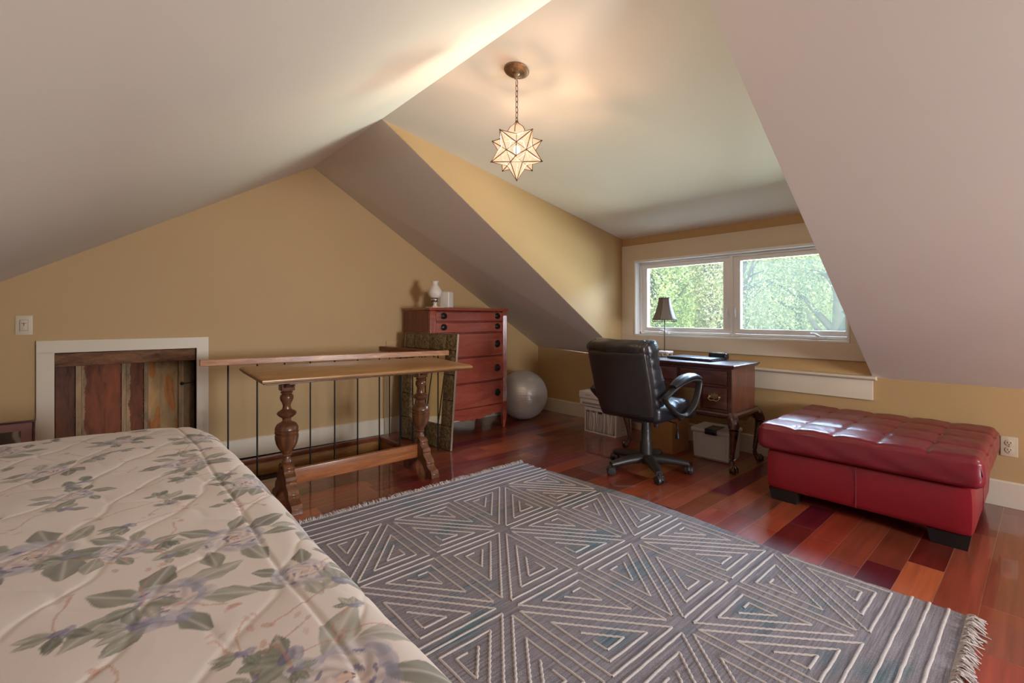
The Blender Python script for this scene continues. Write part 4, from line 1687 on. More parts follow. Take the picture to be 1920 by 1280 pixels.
M_INK = plain('grey_print', (.25, .22, .21), .7)
pr_ = MB()
for k in range(5):
    pr_.box((-.05, -.1838, .05 + k * .032), (.02 + .02 * (k % 2), -.1832, .053 + k * .032))
pr_.build('side_marking', M_INK, fb)
ncol = 15
for k in range(ncol):
    y = .158 - k * .0222
    lean = .010 * (k > 8) * (k - 8) / 6
    h = random.uniform(.17, .205)
    ca_ = random.choice([(.60, .54, .50), (.48, .42, .38), (.38, .33, .30), (.64, .58, .53)])
    fm_ = plain('folder_paper_%d' % (hash(ca_) % 97), ca_, .7)
    f = MB()
    f.grid(6, 10, lambda u, v, y=y, lean=lean, h=h: (-.108 + u * .20, y + lean * (1 - v) * 1.0 + .006 * sin(v * 3 + k), .008 + v * h))
    o = f.build('paper_folder', fm_, None, 60, loc=(-.325, -1.272, 0))
    s_ = o.modifiers.new('solid', 'SOLIDIFY')
    s_.thickness = random.choice([.006, .009, .012])
    tag(o, 'paper folder standing upright in the white open-front file box', 'folder', 'paper folders in the file box')
pn = thing('printer', 'white inkjet printer sitting on the file box beside the desk', 'printer', (-.285, -1.215, .2325))
M_PR = plain('off_white_printer_plastic', (.66, .62, .58), .3, var=.02)
p1 = MB()
p1.soft((0, 0, .040), (.30, .40, .078), .018, 8)
p1.build('body', M_PR, pn, 60)
p2 = MB()
p2.soft((-.003, 0, .110), (.31, .41, .082), .02, 8)
lidp = p2.build('scanner_lid', M_PR, pn, 60)
MB().box((-.1525, -.16, .024), (-.1495, .16, .044), bev=.001).build('paper_slot', plain('slot_grey', (.30, .26, .24), .6), pn)
MB().box((-.10, -.13, .1515), (-.02, -.07, .1535), bev=.001).build('control_panel', plain('dark_blue_panel', (.03, .03, .05), .3), pn)
cu = bpy.data.curves.new('logo', 'FONT')
cu.body = 'Canon'
cu.size = .020
cu.align_x = 'CENTER'
cu.extrude = .0003
tmp_ = bpy.data.objects.new('logo', cu)
COL.objects.link(tmp_)
bpy.context.view_layer.update()
lme = bpy.data.meshes.new_from_object(tmp_.evaluated_get(bpy.context.evaluated_depsgraph_get()))
bpy.data.objects.remove(tmp_)
lo_ = bpy.data.objects.new('logo', lme)
COL.objects.link(lo_)
lme.materials.clear()
lme.materials.append(M_INK)
lo_.parent = pn
lo_.matrix_local = Matrix.Translation((-.1588, .085, .108)) @ Matrix(((0, 0, -1, 0), (-1, 0, 0, 0), (0, 1, 0, 0), (0, 0, 0, 1)))
# cardboard box
M_CARD = plain('brown_cardboard', (.42, .21, .075), .75, var=.05, scale=14)
cb = thing('cardboard_box', 'plain brown cardboard box standing under the desk behind the chair', 'box', (-.392, -1.915, 0))
MB().box((-.128, -.138, 0), (.128, .138, .36), bev=.002).build('body', M_CARD, cb)
fl_ = MB()
fl_.box((-.128, -.138, .3602), (-.001, .138, .363))
fl_.box((.001, -.138, .3602), (.128, .138, .363))
fl_.build('flaps', M_CARD, cb)
# plastic tote
M_TOTE = plain('greyish_white_plastic', (.52, .47, .44), .45, var=.03)
tt = thing('storage_tote', 'small off-white storage tote with black clip latch under desk', 'storage box', (-.332, -2.318, 0), radians(3))
tb = MB()
vs = []
for z, o_ in ((0, -.010), (.012, 0), (.205, .006)):
    for sx, sy in ((-1, -1), (1, -1), (1, 1), (-1, 1)):
        vs.append((sx * (.108 + o_), sy * (.132 + o_), z))
fs = [(3, 2, 1, 0), (8, 9, 10, 11)]
for j in range(2):
    for i in range(4):
        a, b = j * 4 + i, j * 4 + (i + 1) % 4
        fs.append((a, b, b + 4, a + 4))
tb.add(vs, fs)
for sy in (-1, 1):
    tb.box((-.1165, sy * .118 - .003, .02), (-.108, sy * .118 + .003, .195))
tb.box((-.1165, -.118, .018), (-.108, .118, .024))
bevelmod(tb.build('body', M_TOTE, tt, 35), .003, 2)
lt = MB()
lt.box((-.128, -.150, .2055), (.128, .150, .238), bev=.012, seg=3)
tlid = lt.build('lid', M_TOTE, tt, 45)
M_CLIP = plain('black_plastic_clip', (.010, .010, .012), .25)
cl = MB()
cl.box((-.134, -.055, .200), (-.125, .035, .238), bev=.003)
cl.box((-.134, -.055, .2365), (.02, .035, .242), bev=.002)
cl.build('clip_latch', M_CLIP, tlid)
MB().lathe([(.010, 0), (.010, .004), (.004, .005)], 14, 0, Matrix.Translation((-.04, -.150, .222)) @ Matrix.Rotation(pi / 2, 4, 'X')).build('side_knob', M_CLIP, tlid)

# ------------------------------------------------------------------ framed picture leaning on the gable wall
pf = thing('framed_picture', 'maroon framed picture with pink mat leaning on the gable wall', 'picture', (-4.237, .036, 0), ang)
PW, PH = .56, .462
tilt = Matrix.Rotation(radians(-8.5), 4, 'X')
fm = MB()
for a, b, c, d in ((-PW, 0, 0, .012), (-PW, 0, PH - .012, PH), (-.012, 0, .012, PH - .012), (-PW, -PW + .012, .012, PH - .012)):
    fm.box((a, -.018, c), (b, 0, d), 0, tilt, bev=.002)
fm.build('frame', plain('maroon_metal_frame', (.075, .018, .016), .3, .3), pf)
MB().box((0.0005, -.018, .0), (.004, .0, PH), 0, tilt).build('edge_strip', plain('pale_gold_edge', (.62, .48, .36), .3, .6), pf)
MB().box((-PW + .012, -.008, .012), (-.012, -.004, PH - .012), 0, tilt).build('mat_board', plain('pink_mat_board', (.33, .17, .155), .7), pf)
ma, nt, bs = new_mat('dark_sketch_print')
v = texco(nt)
w_ = nt.nodes.new('ShaderNodeTexWave')
w_.inputs['Scale'].default_value = 2.2
w_.inputs['Distortion'].default_value = 9
nt.links.new(v, w_.inputs['Vector'])
nt.links.new(ramp(nt, w_.outputs['Fac'], [(.0, (.06, .042, .034)), (.93, (.085, .062, .05)), (.99, (.34, .29, .24))]), bs.inputs['Base Color'])
bs.inputs['Roughness'].default_value = .3
MB().box((-PW + .07, -.0085, .07), (-.062, -.0081, PH - .058), 0, tilt).build('art_print', ma, pf)

# ------------------------------------------------------------------ bed under a floral quilt
BX0, BX1, BY0, BY1, BZ = -5.52, -3.532, -3.66, -1.30, .600
bed = thing('bed', 'low double bed hidden beneath the floral quilt', 'bed', ((BX0 + BX1) / 2, (BY0 + BY1) / 2, 0))
bw_, bl_ = (BX1 - BX0) / 2 - .05, (BY1 - BY0) / 2 - .05
MB().soft((0, 0, .455), (bw_ * 2, bl_ * 2, .24), .05, 12).build('mattress', M_PAPER, bed, 60)
MB().box((-bw_ + .01, -bl_ + .01, .14), (bw_ - .01, bl_ - .01, .333), bev=.01).build('box_spring', M_FBOX, bed)
for sx in (-1, 1):
    for sy in (-1, 1):
        MB().box((sx * (bw_ - .1) - .03, sy * (bl_ - .1) - .03, 0), (sx * (bw_ - .1) + .03, sy * (bl_ - .1) + .03, .14), bev=.004).build('leg', W_BLK, bed)


def quilt():
    # parametrise the cloth by arc length from the bed's top: s beyond the edge wraps over a rounded corner and hangs
    r = .085
    hang = .44

    def axis(lo, hi, fine_lo, fine_hi, fs_, cs_):
        a = list(np.arange(lo, fine_lo, cs_)) + list(np.arange(fine_lo, fine_hi, fs_)) + list(np.arange(fine_hi, hi, cs_)) + [hi]
        return np.array(a)
    arc = r * pi / 2
    U = axis(BX0 + r - arc - hang, BX1 - r + arc + hang, -4.42, BX1 + .05, .0027, .03)
    V = axis(BY0 + r - arc - .10, BY1 - r + arc + hang, -3.60, BY1 + .06, .0029, .03)
    UU, VV = np.meshgrid(U, V)

    def fold(s, lo, hi):
        """returns (coord, drop, normal comp along axis)"""
        c = s.copy()
        dz = np.zeros_like(s)
        n_ = np.zeros_like(s)
        for sg, e in ((1, hi - r), (-1, lo + r)):
            d = (s - e) * sg
            m_ = d > 0
            th_ = np.clip(d / r, 0, pi / 2)
            ex_ = np.maximum(d - arc, 0)
            c = np.where(m_, e + sg * (r * np.sin(th_) + .04 * ex_), c)
            dz = np.where(m_, r * (1 - np.cos(th_)) + ex_, dz)
            n_ = np.where(m_, sg * np.sin(th_), n_)
        return c, dz, n_
    X, dzx, nx_ = fold(UU, BX0, BX1)
    Y, dzy, ny_ = fold(VV, BY0, BY1)
    # rounded corner in plan: pull the corner in
    cxn = np.clip((UU - (BX1 - .30)) / .30, 0, 1.3)
    cyn = np.clip((VV - (BY1 - .42)) / .42, 0, 1.2)
    kk = cxn ** 2 * cyn ** 2
    Z = BZ - np.maximum(dzx, dzy) - .25 * np.minimum(dzx, dzy) * 0
    # both drops: use the larger, never below the floor
    Z = np.maximum(Z, .03)
    X = X - .055 * kk
    Y = Y - .09 * kk
    Z = Z - .030 * np.clip(kk, 0, 1)
    # broad sag of the top
    Z += .006 * np.sin(UU * 3.1 + 1) * np.sin(VV * 2.3) + .004 * np.sin(UU * 7 + VV * 5)
    # quilting: wavy diamond channels
    wu = UU + .014 * np.sin(VV * 21 + 1.0) + .007 * np.sin(VV * 47)
    wv = VV + .014 * np.sin(UU * 19 + 2.0) + .007 * np.sin(UU * 43)
    p1 = (wu * 1.25 + wv * .80) / .27
    p2 = (wu * 1.25 - wv * .80) / .27
    d1_ = np.abs(p1 - np.round(p1)) * .27 / 1.48
    d2_ = np.abs(p2 - np.round(p2)) * .27 / 1.48
    q = -.0014 * (np.exp(-(d1_ / .007) ** 2) + np.exp(-(d2_ / .007) ** 2)) + .0020 * np.clip(np.minimum(d1_, d2_) / .07, 0, 1) ** .8
    ed = np.abs(UU - (BX1 - .13 + .004 * np.sin(VV * 9)))
    q += -.0035 * np.exp(-(ed / .005) ** 2)
    rr_ = np.random.default_rng(3)
    wr = np.zeros_like(UU)
    for _ in range(26):
        a = rr_.uniform(0, pi)
        f = rr_.uniform(9, 46)
        wr += np.sin((UU * cos(a) + VV * sin(a)) * f + rr_.uniform(0, 6) + 1.2 * np.sin((UU * sin(a) - VV * cos(a)) * f * .35)) / f
    q += .0042 * wr
    nz_ = np.sqrt(np.clip(1 - nx_ ** 2 - ny_ ** 2, .0, 1))
    X = X + nx_ * q
    Y = Y + ny_ * q
    Z = Z + nz_ * q
    # hanging folds
    hz = np.clip((BZ - .12 - Z) / .4, 0, 1)
    X = X + np.sign(nx_) * hz * .012 * np.sin(VV * 22) * (np.abs(nx_) > .5)
    Y = Y + np.sign(ny_) * hz * .012 * np.sin(UU * 22) * (np.abs(ny_) > .5)
    # ---- printed pattern, in cloth coordinates
    C = np.zeros(UU.shape + (3,)) + np.array((.70, .635, .595))
    tone = .5 + .5 * np.sin(UU * 5 + 2 * np.sin(VV * 3)) * np.sin(VV * 4.1)
    C *= (1 - .035 * tone)[..., None]
    ragged = np.zeros_like(UU)
    for _ in range(10):
        a = rr_.uniform(0, pi)
        f = rr_.uniform(60, 260)
        ragged += np.sin((UU * cos(a) + VV * sin(a)) * f + rr_.uniform(0, 6)) / 10

    def blob(cx, cy, a_, b_, ang_, col, al, pointy=0.0, rag=.35, vein=None):
        R0 = max(a_, b_) * 1.4
        iu = np.searchsorted(U, [cx - R0, cx + R0])
        iv = np.searchsorted(V, [cy - R0, cy + R0])
        if iu[1] - iu[0] < 2 or iv[1] - iv[0] < 2:
            return
        sl_ = (slice(iv[0], iv[1]), slice(iu[0], iu[1]))
        x = UU[sl_] - cx
        y = VV[sl_] - cy
        ca_, sa_ = cos(ang_), sin(ang_)
        u = (x * ca_ + y * sa_) / a_
        v = (-x * sa_ + y * ca_) / b_
        wdt = np.clip(1 - pointy * u * np.sign(u), .15, 1.2) if pointy else 1
        d = u ** 2 + (v / wdt) ** 2 + rag * ragged[sl_]
        m_ = np.clip((1.0 - d) / .13, 0, 1) * al
        c = np.array(col)[None, None, :] * (1 + .18 * np.sin(v * 5 + u * 3)[..., None])
        if vein is not None:
            m_ = m_ * (1 - .45 * np.exp(-(v / .10) ** 2))
        C[sl_] = C[sl_] * (1 - m_[..., None]) + c * m_[..., None]

    GREEN = [(.20, .21, .165), (.27, .275, .225), (.15, .16, .125), (.33, .33, .28)]
    BLUE = [(.37, .36, .44), (.44, .42, .47), (.27, .265, .37), (.49, .46, .48)]
    DBLUE = (.135, .125, .24)
    PINK = [(.56, .33, .26), (.50, .24, .17), (.60, .42, .36)]

    def leaf(cx, cy, L, ang_, k=None):
        c = GREEN[rr_.integers(4)] if k is None else GREEN[k]
        blob(cx, cy, L / 2, L / 3.9, ang_, c, .85, .55, .30, vein=1)

    def stem(cx, cy, ang_, L):
        x, y = cx, cy
        n_ = int(L / .006)
        for i in range(n_):
            x += .006 * cos(ang_)
            y += .006 * sin(ang_)
            ang_ += rr_.normal() * .16
            blob(x, y, .0050, .0022, ang_, PINK[1], .45, 0, .4)
        return x, y

    def peony(cx, cy, s_):
        a0 = rr_.uniform(0, 6)
        for k in range(7):
            a = a0 + k * .9 + rr_.normal() * .15
            leaf(cx + cos(a) * s_ * 1.05, cy + sin(a) * s_ * 1.05, s_ * rr_.uniform(.85, 1.35), a + rr_.normal() * .4)
        for k in range(11):
            a = a0 + k * 2.4
            d = s_ * rr_.uniform(.35, .66)
            blob(cx + cos(a) * d, cy + sin(a) * d, s_ * rr_.uniform(.28, .42), s_ * rr_.uniform(.2, .30), a + 1.57 + rr_.normal() * .3, BLUE[rr_.integers(4)], .62, 0, .35)
        for k in range(6):
            a = a0 + k * 1.1
            blob(cx + cos(a) * s_ * .32, cy + sin(a) * s_ * .32, s_ * .26, s_ * .17, a + 1.2, (.60, .52, .50), .8, 0, .35)
        for k in range(9):
            a = rr_.uniform(0, 6.28)
            d = s_ * rr_.uniform(.12, .62)
            blob(cx + cos(a) * d, cy + sin(a) * d, s_ * .11, s_ * .035, a + 1.57, DBLUE, .75, 0, .6)
        blob(cx, cy, s_ * .13, s_ * .10, 0, PINK[0], .6, 0, .8)
        for k in range(7):
            a = rr_.uniform(0, 6.28)
            blob(cx + cos(a) * s_ * .10, cy + sin(a) * s_ * .10, s_ * .025, s_ * .02, 0, (.12, .07, .06), .8)

    def spray(cx, cy, s_):
        a = rr_.uniform(0, 6.28)
        x, y = stem(cx, cy, a, s_ * 1.4)
        for k in range(5):
            b = a + rr_.uniform(-1.6, 1.6)
            leaf(x + cos(b) * s_ * .3, y + sin(b) * s_ * .3, s_ * rr_.uniform(.4, .62), b)
        if rr_.random() < .75:
            blob(x, y, s_ * .16, s_ * .11, b, DBLUE, .7, .2, .4)
            blob(x + s_ * .12, y, s_ * .17, s_ * .11, b + 1, BLUE[2], .7, .2, .4)
        for k in range(3):
            blob(cx + rr_.normal() * s_ * .12, cy + rr_.normal() * s_ * .12, s_ * .10, s_ * .05, rr_.uniform(0, 3), PINK[rr_.integers(3)], .5, 0, .7)
    big = [(-4.039, -2.648, .085), (-3.676, -3.382, .085), (-3.705, -2.811, .075), (-3.90, -2.715, .055), (-3.847, -3.01, .075), (-3.99, -2.245, .05), (-3.716, -2.117, .07),
           (-4.06, -1.93, .06), (-3.87, -1.62, .06), (-3.63, -3.06, .055), (-4.0, -3.30, .07), (-4.25, -2.35, .07), (-3.64, -1.75, .06), (-3.60, -2.45, .06), (-4.2, -1.55, .07), (-3.52, -2.80, .06)]
    for x, y, s_ in big:
        peony(x, y, s_ * 1.22)
    for x, y in ((-3.765, -3.086), (-3.80, -3.17), (-3.941, -2.489), (-3.926, -3.13), (-3.73, -3.20), (-3.877, -1.976), (-3.994, -1.506), (-3.81, -1.80), (-3.771, -2.50), (-3.681, -3.22), (-3.66, -2.62), (-3.80, -2.62),
                 (-4.09, -2.45), (-4.13, -2.12), (-3.70, -1.95), (-3.62, -2.30), (-3.86, -2.30), (-3.84, -2.86), (-3.97, -2.88), (-4.11, -2.85), (-3.58, -3.30), (-4.03, -1.72), (-3.73, -1.50), (-3.58, -2.05)):
        spray(x, y, rr_.uniform(.075, .12))
    for _ in range(34):
        spray(rr_.uniform(-4.4, -3.5), rr_.uniform(-3.5, -1.35), rr_.uniform(.06, .10))
    C = np.clip(C, 0, 1)
    nv, nu = UU.shape
    vs = np.stack([X, Y, Z], -1).reshape(-1, 3).astype(np.float32)
    idx = np.arange(nu * nv).reshape(nv, nu)
    fs = np.stack([idx[:-1, :-1], idx[:-1, 1:], idx[1:, 1:], idx[1:, :-1]], -1).reshape(-1, 4).astype(np.int32)
    me = bpy.data.meshes.new('quilt')
    me.vertices.add(len(vs))
    me.vertices.foreach_set('co', vs.ravel())
    me.loops.add(len(fs) * 4)
    me.loops.foreach_set('vertex_index', fs.ravel())
    me.polygons.add(len(fs))
    me.polygons.foreach_set('loop_start', np.arange(0, len(fs) * 4, 4, dtype=np.int32))
    me.update()
    me.validate()
    ca_ = me.color_attributes.new('print', 'FLOAT_COLOR', 'POINT')
    ca_.data.foreach_set('color', np.concatenate([C.reshape(-1, 3), np.ones((nu * nv, 1))], 1).astype(np.float32).ravel())
    me.shade_smooth()
    me.materials.append(attr_mat('printed_cotton_quilt', 'print', .85, bumps=.15, bscale=600, bdist=.001, spec=.2, sheen=.15))
    o = bpy.data.objects.new('quilt', me)
    COL.objects.link(o)
    tag(o, 'cream quilt printed with blue peonies and green leaves draped over the bed', 'quilt')


quilt()

# ------------------------------------------------------------------ star pendant
CX, CY, CZ = -2.378, -2.282, 0
slope = (HD - H_) / R_
zc = H_ + slope * (CX + R_)
pend = thing('star_pendant', 'glowing multi-pointed glass star pendant hanging on a brass chain', 'pendant lamp', (CX, CY, zc))
can = MB()
tiltm = Matrix.Rotation(math.atan(-slope), 4, 'Y')
can.lathe([(.062, -.001), (.064, -.004), (.062, -.008), (.056, -.010), (.053, -.013), (.050, -.0135), (.044, -.016), (.020, -.021), (.012, -.027), (.009, -.038), (.004, -.050)], 40, 0, tiltm)
for k in range(28):
    a = 2 * pi * k / 28
    can.tube([tiltm @ Vector((.022 * cos(a), .022 * sin(a), -.0215)), tiltm @ Vector((.042 * cos(a), .042 * sin(a), -.0172))], .0019, 5)
can.build('canopy', plain('aged_brown_brass', (.20, .12, .065), .5, .7, var=.3, scale=60), pend, 45)
zstar = 1.917 - zc
ztop = 2.062 - zc
chn = MB()
z = -.050
k = 0
while z > ztop + .01:
    pts = []
    hl = .016
    for q in np.linspace(0, 2 * pi, 16, endpoint=False):
        u, w = .0068 * cos(q), hl * (1 if sin(q) > 0 else -1) * abs(sin(q)) ** .7
        pts.append((u if k % 2 else 0, 0 if k % 2 else u, z - hl + w))
    chn.tube(pts, .0017, 6, closed=True, up=(0, 1, 0) if k % 2 else (1, 0, 0))
    z -= .0265
    k += 1
chn.build('chain', M_BRASSD, pend, 60)
# star: icosahedral spikes
phi = (1 + sqrt(5)) / 2
ico = [Vector(p).normalized() for p in [(-1, phi, 0), (1, phi, 0), (-1, -phi, 0), (1, -phi, 0), (0, -1, phi), (0, 1, phi), (0, -1, -phi), (0, 1, -phi), (phi, 0, -1), (phi, 0, 1), (-phi, 0, -1), (-phi, 0, 1)]]
dod = []
tri = []
for i in range(12):
    for j in range(i + 1, 12):
        for l_ in range(j + 1, 12):
            if all(abs((ico[a] - ico[b]).length - 1.0515) < .02 for a, b in ((i, j), (j, l_), (i, l_))):
                tri.append((i, j, l_))
# 12 five-sided spikes: tips at icosahedron vertices, valleys at face centres
rot = Vector((0, 0, -1)).rotation_difference(Vector((0, 0, -1))).to_matrix()
q0 = ico[6].rotation_difference(Vector((0, 0, -1)))
Q_ = q0.to_matrix()
low = [Q_ @ v for v in ico if -.6 < (Q_ @ v).z < -.3][0]
R0 = Matrix.Rotation(radians(-133.5) - atan2(low.y, low.x), 3, 'Z') @ Q_
tips = [R0 @ v for v in ico]
cents = [((tips[a] + tips[b] + tips[c]) / 3).normalized() for a, b, c in tri]
RT, RV = .146, .083
em, nt, bs = new_mat('lit_seeded_glass')
nt.nodes.remove(bs)
out = nt.nodes['Material Output']
e1 = nt.nodes.new('ShaderNodeEmission')
v = texco(nt)
ln = nt.nodes.new('ShaderNodeVectorMath')
ln.operation = 'LENGTH'
mpo = nt.nodes.new('ShaderNodeVectorMath')
mpo.operation = 'SUBTRACT'
mpo.inputs[1].default_value = (0, 0, zstar)
nt.links.new(v, mpo.inputs[0])
nt.links.new(mpo.outputs[0], ln.inputs[0])
nt.links.new(ramp(nt, ln.outputs['Value'], [(.075, (1.0, .74, .50)), (.14, (1.0, .58, .36))]), e1.inputs[0])
e1.inputs[1].default_value = .80
tr_ = nt.nodes.new('ShaderNodeBsdfTransparent')
tr_.inputs[0].default_value = (1, .92, .82, 1)
mx_ = nt.nodes.new('ShaderNodeMixShader')
mx_.inputs[0].default_value = .62
nt.links.new(tr_.outputs[0], mx_.inputs[1])
nt.links.new(e1.outputs[0], mx_.inputs[2])
nt.links.new(mx_.outputs[0], out.inputs[0])
gls = MB()
rbs = MB()
for ti, t_ in enumerate(tips):
    top_open = t_.z > .9
    cs5 = [c for k_, c in enumerate(cents) if ti in tri[k_]]
    ax = t_
    u_ = ax.orthogonal().normalized()
    w_ = ax.cross(u_)
    cs5.sort(key=lambda c: atan2(c.dot(w_), c.dot(u_)))
    T_ = t_ * RT + Vector((0, 0, zstar))
    Vv = [c * RV + Vector((0, 0, zstar)) for c in cs5]
    if top_open:
        # the spike pointing up is cut off by the dome cap
        Vt = [Vector((c.x / sqrt(c.x ** 2 + c.y ** 2) * .045, c.y / sqrt(c.x ** 2 + c.y ** 2) * .045, zstar + .079)) for c in cs5]
        gls.add(Vv + Vt, [(k_, (k_ + 1) % 5, 5 + (k_ + 1) % 5, 5 + k_) for k_ in range(5)])
        for k_ in range(5):
            rbs.tube([Vv[k_], Vv[(k_ + 1) % 5]], .0016, 5)
        continue
    gls.add([T_] + Vv, [(0, 1 + k_, 1 + (k_ + 1) % 5) for k_ in range(5)])
    for k_ in range(5):
        rbs.tube([T_ * 1.0, Vv[k_]], .0024, 5)
        rbs.tube([Vv[k_], Vv[(k_ + 1) % 5]], .0016, 5)
    rbs.lathe([(.0005, -.004), (.004, -.002), (.004, .002), (.0005, .004)], 8, 0, Matrix.Translation(T_))
gls.build('glass_panels', em, pend, None)
rbs.build('metal_ribs', M_BRASSD, pend, 50)
cap = MB()
cap.lathe([(.046, zstar + .078), (.044, zstar + .098), (.034, zstar + .116), (.018, zstar + .128), (.010, zstar + .132), (.007, zstar + .148), (.003, zstar + .152)], 10)
cap.build('dome_cap', em, pend, None)
cr = MB()
for k in range(5):
    a = 2 * pi * k / 5
    cr.tube([(.0465 * cos(a), .0465 * sin(a), zstar + .078), (.0445 * cos(a), .0445 * sin(a), zstar + .098), (.034 * cos(a), .034 * sin(a), zstar + .117), (.016 * cos(a), .016 * sin(a), zstar + .130), (.004, .004, zstar + .150)], .0022, 5)
cr.lathe([(.009, zstar + .128), (.009, zstar + .145), (.004, zstar + .152)], 12)
cr.build('cap_ribs', M_BRASSD, pend, 50)
bb = MB()
bb.lathe([(max(.0005, .017 * cos(a)), zstar + .005 + .022 * sin(a)) for a in np.linspace(-pi / 2, pi / 2, 12)], 18)
bem, nt, bs = new_mat('lit_bulb')
nt.nodes.remove(bs)
be = nt.nodes.new('ShaderNodeEmission')
be.inputs[0].default_value = (1, .80, .58, 1)
be.inputs[1].default_value = 14
bt_ = nt.nodes.new('ShaderNodeBsdfTransparent')
bm3 = nt.nodes.new('ShaderNodeMixShader')
bm3.inputs[0].default_value = .30
nt.links.new(bt_.outputs[0], bm3.inputs[1])
nt.links.new(be.outputs[0], bm3.inputs[2])
nt.links.new(bm3.outputs[0], nt.nodes['Material Output'].inputs[0])
bbo = bb.build('light_bulb', bem, pend, 60)
bbo.visible_shadow = True
light('star_bulb', 'POINT', (CX, CY, 1.922), 27, (1, .64, .43), shadow_soft_size=.016)

# ------------------------------------------------------------------ stand of the added warm fill lamp, unseen behind the camera
rl_ = thing('fill_lamp', 'added brass uplight for warm fill, unseen at the rear of the attic', 'floor lamp', (-1.55, -5.75, 0))
MB().lathe([(.13, 0), (.13, .012), (.03, .03), (.012, .045)], 32).build('base', M_BRASS, rl_)
MB().cyl((0, 0, .04), (0, 0, 1.10), .010).build('pole', M_BRASS, rl_)
MB().lathe([(.012, 1.10), (.05, 1.12), (.055, 1.13), (.012, 1.14)], 24).build('dish', M_BRASS, rl_)

# ------------------------------------------------------------------ outdoors: lawn and trees beyond the window
lawn = MB().box((1.5, -60, -3.45), (90, 70, -3.4)).build('lawn', plain('mown_grass', (.14, .27, .05), .9, var=.3, scale=1.5), None, None)
lawn['kind'] = 'structure'


def leaf_mat(name, c):
    m, nt, bs = new_mat(name)
    nt.nodes.remove(bs)
    out = nt.nodes['Material Output']
    a = nt.nodes.new('ShaderNodeAttribute')
    a.attribute_name = 'shade'
    mx = nt.nodes.new('ShaderNodeMix')
    mx.data_type = 'RGBA'
    mx.blend_type = 'MULTIPLY'
    mx.inputs[0].default_value = 1
    mx.inputs[6].default_value = (*c, 1)
    nt.links.new(a.outputs['Color'], mx.inputs[7])
    df = nt.nodes.new('ShaderNodeBsdfDiffuse')
    tl = nt.nodes.new('ShaderNodeBsdfTranslucent')
    nt.links.new(mx.outputs[2], df.inputs[0])
    nt.links.new(mx.outputs[2], tl.inputs[0])
    ms = nt.nodes.new('ShaderNodeMixShader')
    ms.inputs[0].default_value = .4
    nt.links.new(df.outputs[0], ms.inputs[1])
    nt.links.new(tl.outputs[0], ms.inputs[2])
    nt.links.new(ms.outputs[0], out.inputs[0])
    return m


BARK = plain('grey_bark', (.10, .085, .065), .9, var=.3, scale=6)


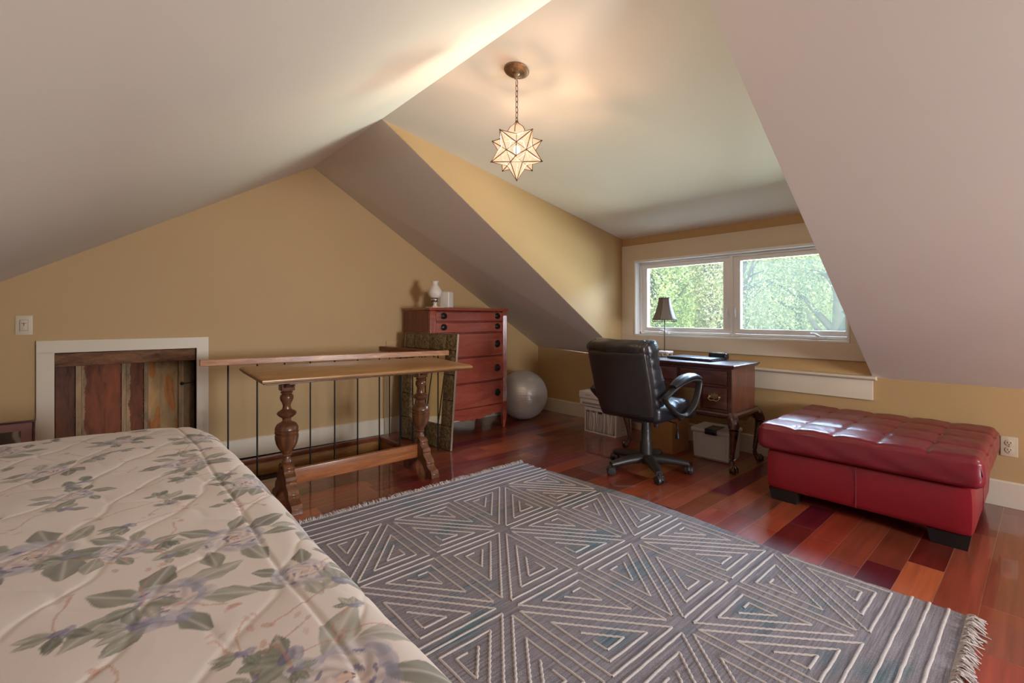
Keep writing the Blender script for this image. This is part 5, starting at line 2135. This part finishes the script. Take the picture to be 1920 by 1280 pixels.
def tree(name, label, x, y, zc_, rx, rz, n_leaf, size, c, seed, lean=0.0, branches=10, trunk_r=.16, trunk=True):
    rr_ = np.random.default_rng(seed)
    t_ = thing(name, label, 'tree', (x, y, -3.4), 0, 'trees outside the window')
    # leaf clumps
    nc = 46
    cen = rr_.normal(size=(nc, 3))
    cen /= np.linalg.norm(cen, axis=1)[:, None]
    cen *= rr_.uniform(.35, 1.0, (nc, 1)) ** .5
    which = rr_.integers(0, nc, n_leaf)
    p = cen[which] * .86 + rr_.normal(size=(n_leaf, 3)) * .15
    ln0 = np.linalg.norm(p, axis=1)[:, None]
    p = p / np.maximum(ln0, 1) * .99
    p *= np.array((rx, rx, rz))
    p[:, 2] += zc_ + 3.4
    a = rr_.normal(size=(n_leaf, 3))
    a /= np.linalg.norm(a, axis=1)[:, None]
    b = np.cross(a, rr_.normal(size=(n_leaf, 3)))
    b /= np.linalg.norm(b, axis=1)[:, None]
    s_ = (size * rr_.uniform(.6, 1.4, (n_leaf, 1)))
    q = np.stack([p - a * s_, p - b * s_ * .45, p + a * s_, p + b * s_ * .45], 1).reshape(-1, 3)
    ok = np.repeat(p[:, 2] > .1, 4)
    q[~ok] = q[~ok] * 0 + np.array((0, 0, zc_ + 3.4))
    fs = np.arange(n_leaf * 4).reshape(-1, 4)
    me = bpy.data.meshes.new('crown')
    me.from_pydata(q.tolist(), [], fs.tolist())
    clump = rr_.uniform(.65, 1.35, nc)
    sh = np.repeat(clump[which] * rr_.uniform(.7, 1.3, n_leaf), 4)
    yel = np.repeat(rr_.uniform(0, 1, n_leaf), 4)
    colr = np.stack([sh * (1 + .25 * yel), sh, sh * (1 - .25 * yel), np.ones_like(sh)], 1)
    ca_ = me.color_attributes.new('shade', 'FLOAT_COLOR', 'POINT')
    ca_.data.foreach_set('color', colr.astype(np.float32).ravel())
    me.materials.append(leaf_mat('leaves_' + str(seed), c))
    o = bpy.data.objects.new('crown', me)
    COL.objects.link(o)
    o.parent = t_
    if trunk:
        tk = MB()
        top = zc_ + 3.4 + rz * .7
        pts = smoothpath([(0, 0, 0), (lean * .3, .05, top * .35), (lean * .7, -.05, top * .7), (lean, 0, top)], 6)
        L = len(pts)
        tk.tube(pts, [trunk_r * (1 - .75 * i / L) for i in range(L)], 9)
        for k in range(branches):
            i = int(L * rr_.uniform(.35, .9))
            st_ = pts[i]
            aa = rr_.uniform(0, 2 * pi)
            ln_ = rr_.uniform(.5, 1.0) * rx
            e_ = st_ + Vector((cos(aa) * ln_, sin(aa) * ln_, rr_.uniform(.2, .9) * rz * .7))
            md = (st_ + e_) / 2 + Vector((rr_.normal() * .15, rr_.normal() * .15, .15))
            bp_ = smoothpath([st_, md, e_], 5)
            tk.tube(bp_, [trunk_r * .42 * (1 - .8 * j / len(bp_)) for j in range(len(bp_))], 6)
        tk.build('trunk', BARK, t_, 60)


# positions along the view through the window (camera looks towards +x, +y)
tree('leafy_tree', 'bright green leafy tree filling the left window pane', 9.3, 4.3, 1.5, 1.25, 2.6, 22000, .045, (.43, .58, .32), 11, branches=8)
tree('bare_branched_tree', 'thinly leaved tree with pale twigs in the middle of the window', 9.6, 1.75, 1.6, 1.15, 2.6, 9000, .040, (.46, .53, .40), 12, branches=60, trunk_r=.09)
tree('forked_tree', 'tall shade tree with dark forked trunks through the right window pane', 9.4, -.75, 2.7, 1.2, 2.2, 4500, .045, (.34, .43, .26), 13, lean=-.5, branches=22, trunk_r=.24)
for k, (x, y, r, lab) in enumerate(((13.4, 7.6, 1.5, 'pale tree at the left edge of the window view'), (13.6, 4.5, 1.5, 'rounded green tree behind the left pane trees'), (13.4, 1.45, 1.45, 'rounded green tree in the second row behind the middle of the window'),
                                   (13.6, -1.6, 1.45, 'rounded green tree at the right edge of the window view'), (18.4, 10.6, 2.4, 'broad hazy tree farthest back on the left'), (18.6, 5.6, 2.4, 'broad hazy tree farthest back in the middle of the view'),
                                   (18.4, .6, 2.4, 'broad hazy tree farthest back on the right'))):
    tree('leafy_tree', lab, x, y, 1.9, r, 3.6 if k < 4 else 4.6, 20000, .055 if k < 4 else .08, (.47, .56, .33), 20 + k, branches=8)
tree('flowering_shrub', 'sunlit yellow-green shrub along the bottom of the left pane', 6.9, 2.6, -.35, 1.1, 1.05, 12000, .035, (.60, .68, .38), 17, trunk=False)
tree('flowering_shrub', 'sunlit pale green shrub low in the right window pane', 6.9, .0, -.30, 1.1, 1.05, 12000, .035, (.60, .70, .40), 18, trunk=False)
